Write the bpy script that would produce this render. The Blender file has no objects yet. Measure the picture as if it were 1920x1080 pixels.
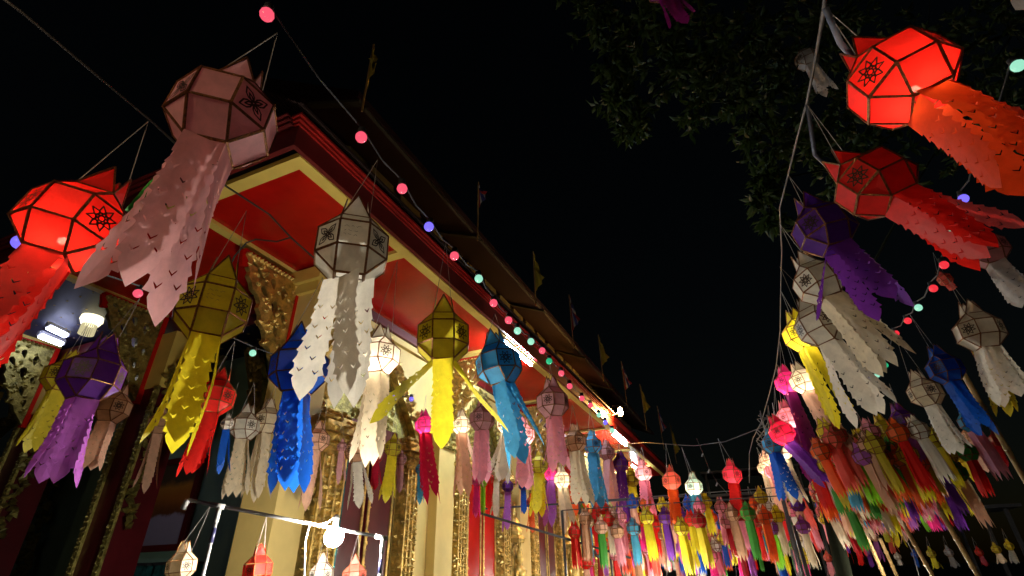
import bpy, bmesh, math, random
from mathutils import Vector, Matrix, Euler
from mathutils.geometry import delaunay_2d_cdt

random.seed(11)
SC = bpy.context.scene
COL = SC.collection

# ------------------------------------------------------------------ camera
FPX = 948.0                                   # focal length in photo pixels (1920 wide)
ZEN = Vector((-40, -1690, FPX)).normalized()  # zenith in camera axes (right, down, forward)
VPY = Vector((480, 520, FPX)); VPY = (VPY - ZEN * VPY.dot(ZEN)).normalized()
VPX = VPY.cross(ZEN)
CAM = Vector((0, 0, 1.6))
cam_data = bpy.data.cameras.new('camera')
cam_data.sensor_width = 36.0
cam_data.lens = FPX / 1920 * 36.0
cam_data.clip_start = 0.05
cam_data.clip_end = 3000
cam = bpy.data.objects.new('camera', cam_data); COL.objects.link(cam)
right = Vector((VPX[0], VPY[0], ZEN[0])); down = Vector((VPX[1], VPY[1], ZEN[1])); fwd = Vector((VPX[2], VPY[2], ZEN[2]))
cam.matrix_world = Matrix((( right.x, -down.x, -fwd.x, CAM.x), (right.y, -down.y, -fwd.y, CAM.y), (right.z, -down.z, -fwd.z, CAM.z), (0, 0, 0, 1)))
SC.camera = cam

# ------------------------------------------------------------------ world, moonless night sky
W = bpy.data.worlds.new('World'); SC.world = W; W.use_nodes = True
nt = W.node_tree; bg = nt.nodes['Background']
sky = nt.nodes.new('ShaderNodeTexSky'); sky.sky_type = 'NISHITA'; sky.sun_disc = False
sky.sun_elevation = math.radians(4); sky.sun_rotation = math.radians(215)
nt.links.new(sky.outputs[0], bg.inputs[0]); bg.inputs[1].default_value = 0.0006
sd = bpy.data.lights.new('night_sun', 'SUN'); sd.energy = 0.004; sd.angle = math.radians(10); sd.color = (.8, .85, 1)
so = bpy.data.objects.new('night_sun', sd); COL.objects.link(so); so.rotation_euler = (math.radians(50), 0, math.radians(-30))
SC.view_settings.view_transform = 'Standard'; SC.view_settings.look = 'None'
SC.view_settings.exposure = 0.7; SC.view_settings.gamma = 1.0; SC.view_settings.use_curve_mapping = False
SC.render.engine = 'CYCLES'
SC.cycles.use_denoising = True
SC.cycles.use_light_tree = True
SC.cycles.max_bounces = 6; SC.cycles.diffuse_bounces = 3; SC.cycles.glossy_bounces = 3
SC.cycles.transparent_max_bounces = 12
SC.cycles.sample_clamp_indirect = 3.0
SC.cycles.caustics_reflective = False; SC.cycles.caustics_refractive = False

# light strengths (radiance of the glowing surfaces)
TUBE, LED, PORCH, SODIUM, CRYSTAL = 350.0, 1050.0, 12.0, 5500.0, 1.4

# ------------------------------------------------------------------ helpers
def ray(px, py):
    d = Vector((px - 960, py - 540, FPX))
    return Vector((d.dot(VPX), d.dot(VPY), d.dot(ZEN))) / FPX
def at_depth(px, py, z): return CAM + ray(px, py) * z
def at_x(px, py, x): r = ray(px, py); return CAM + r * (x / r.x)
def at_y(px, py, y): r = ray(px, py); return CAM + r * (y / r.y)
def at_z(px, py, z): r = ray(px, py); return CAM + r * ((z - CAM.z) / r.z)

class MB:
    def __init__(s): s.v = []; s.f = []; s.m = []
    def add(s, vs, fs, m=0):
        n = len(s.v); s.v += [Vector(v) for v in vs]
        for f in fs: s.f.append([i + n for i in f]); s.m.append(m)
    def box(s, a, b, m=0):
        x0, y0, z0 = a; x1, y1, z1 = b
        vs = [(x0,y0,z0),(x1,y0,z0),(x1,y1,z0),(x0,y1,z0),(x0,y0,z1),(x1,y0,z1),(x1,y1,z1),(x0,y1,z1)]
        s.add(vs, [(0,3,2,1),(4,5,6,7),(0,1,5,4),(1,2,6,5),(2,3,7,6),(3,0,4,7)], m)
    def bar(s, p, q, w, t, nrm=(0,0,1), m=0):
        p = Vector(p); q = Vector(q); d = (q - p).normalized(); n = Vector(nrm)
        n = (n - d * n.dot(d)); n = n.normalized() if n.length > 1e-6 else d.orthogonal().normalized()
        u = d.cross(n); vs = []
        for e in (p, q):
            for a, b in ((-1,-1),(1,-1),(1,1),(-1,1)): vs.append(e + u * (a * w / 2) + n * (b * t / 2))
        s.add(vs, [(3,2,1,0),(4,5,6,7),(0,1,5,4),(1,2,6,5),(2,3,7,6),(3,0,4,7)], m)
    def tube(s, pts, r, n=6, m=0, caps=True):
        pts = [Vector(p) for p in pts]; rings = []; up = None
        for i, p in enumerate(pts):
            d = (pts[min(i+1, len(pts)-1)] - pts[max(i-1, 0)]).normalized()
            if up is None: up = d.orthogonal().normalized()
            up = (up - d * up.dot(d)).normalized(); v = d.cross(up)
            rr = r[i] if isinstance(r, (list, tuple)) else r
            rings.append([p + (up * math.cos(2*math.pi*k/n) + v * math.sin(2*math.pi*k/n)) * rr for k in range(n)])
        b = len(s.v)
        for ring in rings: s.v += ring
        for i in range(len(pts) - 1):
            for k in range(n):
                s.f.append([b+i*n+k, b+i*n+(k+1) % n, b+(i+1)*n+(k+1) % n, b+(i+1)*n+k]); s.m.append(m)
        if caps:
            s.f.append([b+k for k in range(n)][::-1]); s.m.append(m)
            s.f.append([b+(len(pts)-1)*n+k for k in range(n)]); s.m.append(m)
    def lathe(s, prof, c=(0,0,0), n=12, m=0):
        b = len(s.v); c = Vector(c)
        for r, z in prof:
            for k in range(n): a = 2*math.pi*k/n; s.v.append(c + Vector((r*math.cos(a), r*math.sin(a), z)))
        for i in range(len(prof)-1):
            for k in range(n):
                s.f.append([b+i*n+k, b+i*n+(k+1) % n, b+(i+1)*n+(k+1) % n, b+(i+1)*n+k]); s.m.append(m)
    def sphere(s, c, r, n=10, rings=7, m=0, sz=1.0):
        s.lathe([(max(1e-4, r*math.sin(math.pi*i/rings)), -r*sz*math.cos(math.pi*i/rings)) for i in range(rings+1)], c, n, m)
    def boss(s, c, n, r, h, k=5, m=0, rot=0.0, squash=1.0):
        """a small raised carved leaf or bead: a low pyramid on a surface with normal n"""
        c = Vector(c); n = Vector(n).normalized(); u = n.orthogonal().normalized(); v = n.cross(u)
        u, v = u*math.cos(rot)+v*math.sin(rot), v*math.cos(rot)-u*math.sin(rot)
        b = len(s.v)
        for i in range(k):
            a = 2*math.pi*i/k; s.v.append(c + u*(r*math.cos(a)) + v*(r*squash*math.sin(a)))
        s.v.append(c + n*h + u*(r*.25))
        for i in range(k): s.f.append([b+i, b+(i+1) % k, b+k]); s.m.append(m)
    def mesh(s, name, mats, smooth=False, off=None):
        me = bpy.data.meshes.new(name)
        vs = [v - off for v in s.v] if off is not None else s.v
        me.from_pydata([tuple(v) for v in vs], [], s.f)
        for m in mats: me.materials.append(m)
        if len(mats) > 1: me.polygons.foreach_set('material_index', s.m)
        if smooth: me.polygons.foreach_set('use_smooth', [True]*len(me.polygons))
        me.update(); return me

def link(name, me, parent=None, mat=None, M=None):
    o = bpy.data.objects.new(name, me); COL.objects.link(o)
    if parent: o.parent = parent
    if M is not None: o.matrix_local = M
    if mat is not None:
        for i, mm in enumerate(mat if isinstance(mat, (list, tuple)) else [mat]):
            o.material_slots[i].link = 'OBJECT'; o.material_slots[i].material = mm
    return o
def tag(o, label=None, cat=None, group=None, kind=None):
    if label: o['label'] = label
    if cat: o['category'] = cat
    if group: o['group'] = group
    if kind: o['kind'] = kind
    return o
def empty(name, loc, label=None, cat=None, group=None):
    o = bpy.data.objects.new(name, None); COL.objects.link(o); o.location = loc; o.empty_display_size = .1
    return tag(o, label, cat, group)
def part(name, mb, mat, parent, smooth=False):
    """mesh given in world coordinates, linked under an unrotated Empty"""
    mats = mat if isinstance(mat, (list, tuple)) else [mat]
    p = parent; off = Vector((0,0,0))
    while p: off += p.location; p = p.parent
    return link(name, mb.mesh(name, mats, smooth, off), parent)
def solo(name, mb, mat, label, cat, group=None, smooth=False):
    c = sum(mb.v, Vector())/len(mb.v)
    o = link(name, mb.mesh(name, mat if isinstance(mat, (list, tuple)) else [mat], smooth, c)); o.location = c
    return tag(o, label, cat, group)

# ------------------------------------------------------------------ materials
def newmat(name):
    m = bpy.data.materials.new(name); m.use_nodes = True; m.node_tree.nodes.clear()
    out = m.node_tree.nodes.new('ShaderNodeOutputMaterial'); return m, m.node_tree, out
def noise(nt, scale, detail=4, coord='Object', rough=.6):
    tc = nt.nodes.new('ShaderNodeTexCoord'); n = nt.nodes.new('ShaderNodeTexNoise')
    n.inputs['Scale'].default_value = scale; n.inputs['Detail'].default_value = detail; n.inputs['Roughness'].default_value = rough
    nt.links.new(tc.outputs[coord], n.inputs['Vector']); return n
def vary(nt, n, col, lo=.75, hi=1.15, p0=.3, p1=.7):
    mr = nt.nodes.new('ShaderNodeMapRange'); mr.inputs[1].default_value = p0; mr.inputs[2].default_value = p1
    mr.inputs[3].default_value = lo; mr.inputs[4].default_value = hi
    nt.links.new(n.outputs['Fac'], mr.inputs[0])
    mx = nt.nodes.new('ShaderNodeMix'); mx.data_type = 'RGBA'; mx.blend_type = 'MULTIPLY'; mx.inputs[0].default_value = 1
    mx.inputs[6].default_value = (*col, 1); nt.links.new(mr.outputs[0], mx.inputs[7]); return mx.outputs[2]
def bump(nt, n, strength, dist=.01):
    b = nt.nodes.new('ShaderNodeBump'); b.inputs['Strength'].default_value = strength; b.inputs['Distance'].default_value = dist
    nt.links.new(n.outputs['Fac'], b.inputs['Height']); return b.outputs[0]
def solid(name, col, rough=.6, metal=0.0, ns=8, lo=.75, hi=1.15, bs=.25, bd=.01, spec=.5, coat=0.0):
    m, nt, out = newmat(name); p = nt.nodes.new('ShaderNodeBsdfPrincipled')
    n = noise(nt, ns); nt.links.new(vary(nt, n, col, lo, hi), p.inputs['Base Color'])
    p.inputs['Roughness'].default_value = rough; p.inputs['Metallic'].default_value = metal
    p.inputs['Specular IOR Level'].default_value = spec; p.inputs['Coat Weight'].default_value = coat
    if bs: nt.links.new(bump(nt, noise(nt, ns*5), bs, bd), p.inputs['Normal'])
    nt.links.new(p.outputs[0], out.inputs[0]); return m
def paper(name, col, trans=.5, thin=0.0015):
    """thin saa paper: diffuse on the near side, translucent from behind, faintly fibrous"""
    m, nt, out = newmat(name)
    n = noise(nt, 3.5, 6, 'Object', .65); c = vary(nt, n, col, .8, 1.12)
    n2 = noise(nt, 26, 3); nb = bump(nt, n2, .14, .004)
    d = nt.nodes.new('ShaderNodeBsdfDiffuse'); t = nt.nodes.new('ShaderNodeBsdfTranslucent')
    g = nt.nodes.new('ShaderNodeBsdfGlossy'); g.inputs['Roughness'].default_value = .5
    for s in (d, t): nt.links.new(c, s.inputs['Color'])
    for s in (d, t, g): nt.links.new(nb, s.inputs['Normal'])
    mx = nt.nodes.new('ShaderNodeMixShader'); mx.inputs[0].default_value = trans
    nt.links.new(d.outputs[0], mx.inputs[1]); nt.links.new(t.outputs[0], mx.inputs[2])
    m2 = nt.nodes.new('ShaderNodeMixShader'); m2.inputs[0].default_value = .02
    nt.links.new(mx.outputs[0], m2.inputs[1]); nt.links.new(g.outputs[0], m2.inputs[2])
    last = m2
    if thin:
        tr = nt.nodes.new('ShaderNodeBsdfTransparent'); m3 = nt.nodes.new('ShaderNodeMixShader'); m3.inputs[0].default_value = thin
        nt.links.new(m2.outputs[0], m3.inputs[1]); nt.links.new(tr.outputs[0], m3.inputs[2]); last = m3
    nt.links.new(last.outputs[0], out.inputs[0]); return m
def glow(name, col, strength):
    m, nt, out = newmat(name); e = nt.nodes.new('ShaderNodeEmission')
    e.inputs[0].default_value = (*col, 1); e.inputs[1].default_value = strength
    nt.links.new(e.outputs[0], out.inputs[0]); return m
def glow_glass(name, col, strength):
    """painted glass bulb, lit from inside, with a glossy skin"""
    m, nt, out = newmat(name); p = nt.nodes.new('ShaderNodeBsdfPrincipled')
    p.inputs['Base Color'].default_value = (*[c*.12 for c in col], 1); p.inputs['Roughness'].default_value = .25
    p.inputs['Emission Color'].default_value = (*col, 1); p.inputs['Emission Strength'].default_value = strength
    nt.links.new(p.outputs[0], out.inputs[0]); return m
def gold(name, col, rough=.32, ns=14, bs=.9):
    m, nt, out = newmat(name); p = nt.nodes.new('ShaderNodeBsdfPrincipled')
    n = noise(nt, ns, 5); nt.links.new(vary(nt, n, col, .45, 1.2, .35, .62), p.inputs['Base Color'])
    p.inputs['Metallic'].default_value = .8
    mr = nt.nodes.new('ShaderNodeMapRange'); mr.inputs[3].default_value = rough; mr.inputs[4].default_value = rough+.3
    nt.links.new(noise(nt, ns*1.7).outputs['Fac'], mr.inputs[0]); nt.links.new(mr.outputs[0], p.inputs['Roughness'])
    nt.links.new(bump(nt, noise(nt, ns*3, 3), bs, .012), p.inputs['Normal'])
    nt.links.new(p.outputs[0], out.inputs[0]); return m

PC = dict(white=(.80,.75,.64), cream=(.80,.68,.48), red=(.74,.018,.012), redorange=(.74,.06,.010), darkred=(.42,.012,.02), orange=(.82,.13,.02), yellow=(.80,.67,.03),
          gold=(.62,.51,.035), lime=(.30,.72,.03), green=(.06,.30,.04), blue=(.012,.11,.55), teal=(.08,.36,.52), ltblue=(.07,.36,.62),
          purple=(.16,.03,.32), mauve=(.42,.12,.48), violet=(.10,.02,.26), plum=(.16,.008,.10), magenta=(.74,.03,.22), crimson=(.55,.01,.05),
          pink=(.84,.34,.40), dusty=(.62,.32,.33), mpink=(.84,.44,.46), hotred=(.85,.045,.10), peach=(.84,.50,.34), tan=(.66,.38,.22), coral=(.80,.14,.10), mint=(.60,.80,.68), rose=(.85,.22,.32), grey=(.55,.52,.50))
PM = {k: paper('paper_'+k, v) for k, v in PC.items()}
TRIM = gold('gold_trim_tape', (.26,.10,.028), .2, 30, 1.0)
CARD = solid('dark_foil_card', (.035,.016,.008), .45, .3, bs=.1)
INK = solid('faded_ink', (.12,.11,.11), .8, bs=0)
STRING = solid('grey_string', (.35,.32,.30), .8, bs=0)
CORD = solid('dark_cord', (.03,.03,.035), .6, bs=0)
WIRE = solid('old_wire', (.07,.065,.065), .55, bs=.2)
CABLE = solid('blue_grey_cable', (.10,.12,.18), .5, bs=0)
BULB = glow('lantern_filament', (1,.78,.50), 200)
BULBW = glow('lantern_cool_lamp', (1,.84,.60), 420)
PVC = solid('white_pvc', (.22,.22,.22), .5, ns=6, lo=.85, bs=.1)
TAPE = solid('navy_tape', (.02,.02,.06), .4, bs=0)
STEEL = solid('grey_steel', (.055,.055,.06), .5, .4, bs=.1)
BAMBOO = solid('bamboo', (.42,.26,.09), .5, ns=5, lo=.6, bs=.2)

# ------------------------------------------------------------------ ground
gm, gnt, gout = newmat('paved_ground')
gp = gnt.nodes.new('ShaderNodeBsdfPrincipled'); gn = noise(gnt, 1.2, 6)
gnt.links.new(vary(gnt, gn, (.17,.16,.15), .6, 1.2), gp.inputs['Base Color']); gp.inputs['Roughness'].default_value = .7
gnt.links.new(bump(gnt, noise(gnt, 30), .3, .01), gp.inputs['Normal']); gnt.links.new(gp.outputs[0], gout.inputs[0])
mb = MB(); N = 40
for i in range(N+1):
    for j in range(N+1): mb.v.append(Vector(((i/N-.5)*1200, (j/N-.5)*1200, 0)))
for i in range(N):
    for j in range(N): mb.f.append([i*(N+1)+j, (i+1)*(N+1)+j, (i+1)*(N+1)+j+1, i*(N+1)+j+1]); mb.m.append(0)
tag(link('ground', mb.mesh('ground', [gm])), kind='structure')

# ================================================================== lantern kit (unit width 1, scaled per lantern)
A = 1/(1+math.sqrt(2)); H = A/2
def grid_panel(corners, n=3, bow=.012):
    """square or triangle of paper, slightly bowed inwards and crumpled, in local xy, normal +z"""
    mb = MB(); rnd = random.Random(len(corners)*7)
    if len(corners) == 4:
        a, b, c, d = [Vector(p) for p in corners]
        for i in range(n+1):
            for j in range(n+1):
                u, v = i/n, j/n; p = (a*(1-u)+b*u)*(1-v)+(d*(1-u)+c*u)*v
                k = 16*u*(1-u)*v*(1-v); mb.v.append(p + Vector((0,0,-bow*k + rnd.uniform(-.004,.004)*min(1,k*2))))
        for i in range(n):
            for j in range(n): mb.f.append([i*(n+1)+j, (i+1)*(n+1)+j, (i+1)*(n+1)+j+1, i*(n+1)+j+1]); mb.m.append(0)
    else:
        a, b, c = [Vector(p) for p in corners]; g = (a+b+c)/3 + Vector((0,0,-bow))
        mb.add([a,b,c,g], [(0,1,3),(1,2,3),(2,0,3)])
    return mb
SQ = grid_panel([(-H,-H,0),(H,-H,0),(H,H,0),(-H,H,0)]).mesh('paper_panel', [None], True)
tr_r = A/math.sqrt(3)
TRI = grid_panel([(tr_r*math.cos(math.radians(90+120*k)), tr_r*math.sin(math.radians(90+120*k)), 0) for k in range(3)]).mesh('paper_triangle', [None])

V8 = []
for s in (1,-1):
    pass
def vtx():
    vs = []
    for z in (H, -H):
        ring = [(.5,-H),(.5,H),(H,.5),(-H,.5),(-.5,H),(-.5,-H),(-H,-.5),(H,-.5)]
        vs.append([Vector((x,y,z)) for x,y in ring])
    top = [Vector((H,-H,.5)),Vector((H,H,.5)),Vector((-H,H,.5)),Vector((-H,-H,.5))]
    bot = [Vector((v.x,v.y,-.5)) for v in top]
    return vs[0], vs[1], top, bot
UP8, LO8, TOP4, BOT4 = vtx()
FACES = []                                  # (corner list, is_flower)
for k in range(8):
    q = [LO8[k], LO8[(k+1)%8], UP8[(k+1)%8], UP8[k]]; FACES.append((q, k % 2 == 1))
for k in range(4):
    FACES.append(([UP8[2*k], UP8[2*k+1], TOP4[(k+1)%4], TOP4[k]], False))
    FACES.append(([BOT4[k], BOT4[(k+1)%4], LO8[2*k+1], LO8[2*k]], False))
    FACES.append(([UP8[2*k+1], UP8[(2*k+2)%8], TOP4[(k+1)%4]], False))
    FACES.append(([BOT4[(k+1)%4], LO8[(2*k+2)%8], LO8[2*k+1]], False))
def face_matrix(q):
    c = sum(q, Vector())/len(q); n = (q[1]-q[0]).cross(q[2]-q[1]).normalized()
    if n.dot(c) < 0: n = -n
    if len(q) == 4: y = ((q[2]+q[3])-(q[0]+q[1])).normalized()
    else: 
        z = Vector((0,0,1)); apex = max(q, key=lambda p: abs(p.z)); y = (apex-c).normalized()
    x = y.cross(n).normalized(); y = n.cross(x)
    return Matrix(((x.x,y.x,n.x,c.x),(x.y,y.y,n.y,c.y),(x.z,y.z,n.z,c.z),(0,0,0,1)))
FM = [(face_matrix(q), len(q), fl) for q, fl in FACES]
EDGES = set(); allv = UP8+LO8+TOP4+BOT4
def key(v): return tuple(round(c,4) for c in v)
for q, _ in FACES:
    for i in range(len(q)):
        EDGES.add(tuple(sorted((key(q[i]), key(q[(i+1)%len(q)])))))
def frame_mb(w=.030, t=.016):
    mb = MB(); rnd = random.Random(5)
    for a, b in sorted(EDGES):
        p, q = Vector(a), Vector(b); n = (p+q).normalized()
        mb.bar(p+n*.004, q+n*.004, w*rnd.uniform(.8,1.1), t, n)
    for v in allv: mb.boss(v*1.0, v, .026, .02, 4)
    return mb
FRAME = frame_mb().mesh('frame', [TRIM])
FRAME_THIN = frame_mb(.042, .016).mesh('frame', [TRIM])
def shell_mesh():
    mb = MB()
    for q, _ in FACES:
        mb.add(q, [list(range(len(q)))])
    return mb
SHELL = shell_mesh().mesh('body', [None])
# one mesh with paper and tape, for the far ones
mb = shell_mesh(); f2 = frame_mb(.05, .016); n0 = len(mb.v); mb.v += f2.v
for f in f2.f: mb.f.append([i+n0 for i in f]); mb.m.append(1)
for k in range(4):
    a, b = TOP4[k], TOP4[(k+1)%4]; tip = (a+b)/2*1.1 + Vector((0,0,.38)); tip.z = .9
    mb.add([a, b, tip], [(0,1,2)], 0)
    mb.bar(a, tip, .03, .012, (a+b), 1); mb.bar(b, tip, .03, .012, (a+b), 1)
SHELL_FAR = mb.mesh('lantern_body', [None, TRIM])
# crown spike: triangle plus tape on its two free sides; local: base on x axis, up z
def spike_mb(h=.44):
    mb = MB(); mb.add([(-H*.96,0,0),(H*.96,0,0),(.01,.012,h),(0,-.012,h*.45)], [(0,1,3),(1,2,3),(2,0,3)], 0)
    mb.bar((-H,0,0),(0,0,h+.01),.022,.014,(0,1,0),1); mb.bar((H,0,0),(0,0,h+.01),.022,.014,(0,1,0),1)
    return mb
SPIKE = spike_mb().mesh('spike', [None, TRIM])
SPIKE_M = [Matrix.Rotation(math.radians(90*k),4,'Z') @ Matrix.Translation((H,0,.5)) @ Matrix.Rotation(math.radians(90),4,'Z') @ Matrix.Rotation(math.radians(-6),4,'X') for k in range(4)]

# emblems: cut paper lace, as strokes
def strokes_mesh(name, lines, w):
    mb = MB()
    for ln in lines:
        for i in range(len(ln)-1):
            p = Vector((*ln[i],0)); q = Vector((*ln[i+1],0)); d = q-p
            if d.length < 1e-6: continue
            d.normalize(); u = Vector((-d.y,d.x,0))*w/2; e = d*w*.3
            mb.add([p-e-u, q+e-u, q+e+u, p-e+u], [(0,1,2,3)])
    for i, v in enumerate(mb.v): v.z = .004 + .0006*((i//4) % 9)
    return mb.mesh(name, [CARD])
def pol(r, a): return (r*math.cos(math.radians(a)), r*math.sin(math.radians(a)))
def circ(r, c=(0,0), n=10): return [(c[0]+r*math.cos(2*math.pi*i/n), c[1]+r*math.sin(2*math.pi*i/n)) for i in range(n+1)]
def star_lines(R):
    L = []
    for k in range(8):
        a = 45*k+22.5
        L.append([pol(R*.58,a-22.5), pol(R,a), pol(R*.58,a+22.5)])
        L.append([pol(R*.58,a-22.5), pol(R*.32,a), pol(R*.58,a+22.5)])
        L.append([pol(R*.32,a), pol(R*.22,a)])
    L.append(circ(R*.22)); L.append(circ(R*.42, n=16)); return L
def petal_lines(R):
    L = []
    for k in range(4):
        a = 90*k+45
        for s in (1, .62):
            L.append([pol(.12*R,a-30), pol(.42*R*s,a-30*s), pol(.66*R*s,a-20*s), pol(R*s,a), pol(.66*R*s,a+20*s), pol(.42*R*s,a+30*s), pol(.12*R,a+30)])
    L.append(circ(R*.16)); L.append(circ(R*.09)); return L
STAR = strokes_mesh('flower_emblem', star_lines(.16), .018)
PETAL = strokes_mesh('flower_emblem', petal_lines(.19), .018)
def scribble(seed):
    r = random.Random(seed); L = []
    for row in range(3):
        y = .09-.075*row + r.uniform(-.01,.01); x = -.14
        while x < r.uniform(.03,.14):
            n = r.randint(3,6); pts = []
            for i in range(n):
                pts.append((x, y + r.uniform(-.016,.018))); x += r.uniform(.008,.016)
            L.append(pts); x += .018
    return L
NOTES = []
for s_ in range(3):
    m_ = strokes_mesh('handwriting', scribble(s_), .0045); m_.materials[0] = INK; NOTES.append(m_)

# tails: long paper strips with feathered edges and V cuts whose tongues stand out
TL = 1.7
def tail_outline():
    R = [(.2071,0),(.2071,.30)]; y = .30
    while y < 1.28:
        q_ = .02*math.sin(y*37); R += [(.186+q_*.5,y+.004),(.192+q_*.5,y+.06),(.230+q_*.5,y+.142)]; y += .156
    R += [(.165,y+.006),(.176,y+.05),(.135,y+.14),(.07,y+.225)]
    tip = (0, TL); Rm = [(-x,yy) for x,yy in R][::-1]
    return R + [tip] + Rm
def inside(p, poly):
    c = False; n = len(poly)
    for i in range(n):
        (x1,y1),(x2,y2) = poly[i], poly[(i+1)%n]
        if (y1 > p[1]) != (y2 > p[1]) and p[0] < (x2-x1)*(p[1]-y1)/(y2-y1)+x1: c = not c
    return c
def flat_tail(seed):
    r = random.Random(seed); out = tail_outline(); out = [(x*r.uniform(.94,1.04), y) if .35 < y < 1.5 else (x,y) for x,y in out]; holes = []
    k = 0; y = .42
    while y < 1.42:
        xs = (-.105,.10) if k % 2 == 0 else (0.0,)
        for x in xs:
            if r.random() < .14: continue
            x0_, y0_ = x, y; x += r.uniform(-.022,.022); y += r.uniform(-.02,.02)
            holes.append([(x-.044,y-.018),(x,y+.022),(x+.044,y-.018),(x+.040,y+.002),(x,y+.044),(x-.040,y+.002)]); y = y0_
        y += .15; k += 1
    vs = [Vector(p) for p in out]; n = len(out); ed = [(i,(i+1)%n) for i in range(n)]
    for h in holes:
        b = len(vs); vs += [Vector(p) for p in h]; ed += [(b,b+1),(b+1,b+2),(b+2,b)]
    y = .09
    while y < TL-.1:
        for x in (-.11,0,.11):
            p = (x,y)
            if all(not inside(p,h) for h in holes): vs.append(Vector(p))
        y += .098
    v2, _, f2, *_ = delaunay_2d_cdt(vs, ed, [], 0, 1e-5)
    F = []
    for f in f2:
        c = sum((v2[i] for i in f), Vector((0,0)))/len(f)
        if inside(c, out) and not any(inside(c,h) for h in holes): F.append(list(f))
    return [tuple(v) for v in v2], F, holes
FLATS = [flat_tail(s) for s in range(4)]
def tail_mesh(seed):
    r = random.Random(seed)
    h0 = r.uniform(-.02,.06); c1 = r.uniform(-.16,.10); a2 = r.uniform(.03,.11); ph = r.uniform(0,6.28); cup = r.uniform(-.6,.6); tw = r.uniform(-.35,.35)
    tab = [(0.0,0.0)]; dy = .02; N = int(TL/dy)+3
    for i in range(N):
        y = i*dy; th = h0 + c1*y + a2*math.sin(y*4.2+ph)*min(1,y*2)
        tab.append((tab[-1][0]+math.sin(th)*dy, tab[-1][1]-math.cos(th)*dy))
    def bend(x, y, lift=0.0):
        i = min(int(y/dy), N-1); t = y/dy-i
        o = tab[i][0]*(1-t)+tab[i+1][0]*t; z = tab[i][1]*(1-t)+tab[i+1][1]*t
        a = tw*max(0,y-.15); k = min(1,y*1.5)
        o2 = o + cup*x*x*k + lift + x*math.sin(a)
        return Vector((o2, x*math.cos(a), z))
    v, F, holes = FLATS[seed % 4]; mb = MB()
    mb.v = [bend(x,y) for x,y in v]; mb.f = [list(f) for f in F]; mb.m = [0]*len(F)
    for i, hh in enumerate(holes):
        if r.random() < .15:
            x0, y0 = hh[0]; L = r.uniform(.004,.012)*r.choice((1,1,-1)); xm = hh[1][0]
            mb.add([bend(x0+.006,y0+.006), bend(2*xm-x0-.006,y0+.006), bend(xm,y0+.036,L)], [(0,1,2)])
    return mb.mesh('tail_strip', [None])
TAILS = [tail_mesh(s) for s in range(12)]
def far_tail(seed):
    r = random.Random(seed); mb = MB()
    for k in range(4):
        R = Matrix.Rotation(math.radians(90*k),3,'Z'); fl = r.uniform(0,.12); pts = []
        for y in (0,.35,.8,1.3):
            o = H + fl*y + .03*math.sin(y*4+seed+k); wd = H*(.96 if y < .5 else 1.04)
            for x in (-wd,0,wd): pts.append(R @ Vector((o+ (0.03 if x==0 else 0),x,-y)))
        pts.append(R @ Vector((H+fl*1.6,-H*.5,-TL+r.uniform(0,.1)))); pts.append(R @ Vector((H+fl*1.6,H*.55,-TL+r.uniform(0,.1)))); 
        b = [(i*3+j, i*3+j+1, (i+1)*3+j+1, (i+1)*3+j) for i in range(3) for j in range(2)]
        mb.add(pts, b+[(9,10,12),(10,11,13)])
    return mb.mesh('lantern_tail', [None])
FTAILS = [far_tail(s) for s in range(6)]
mb = MB(); mb.sphere((0,0,-.24), .05, 8, 6); BULBM = mb.mesh('bulb', [None], True)

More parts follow.
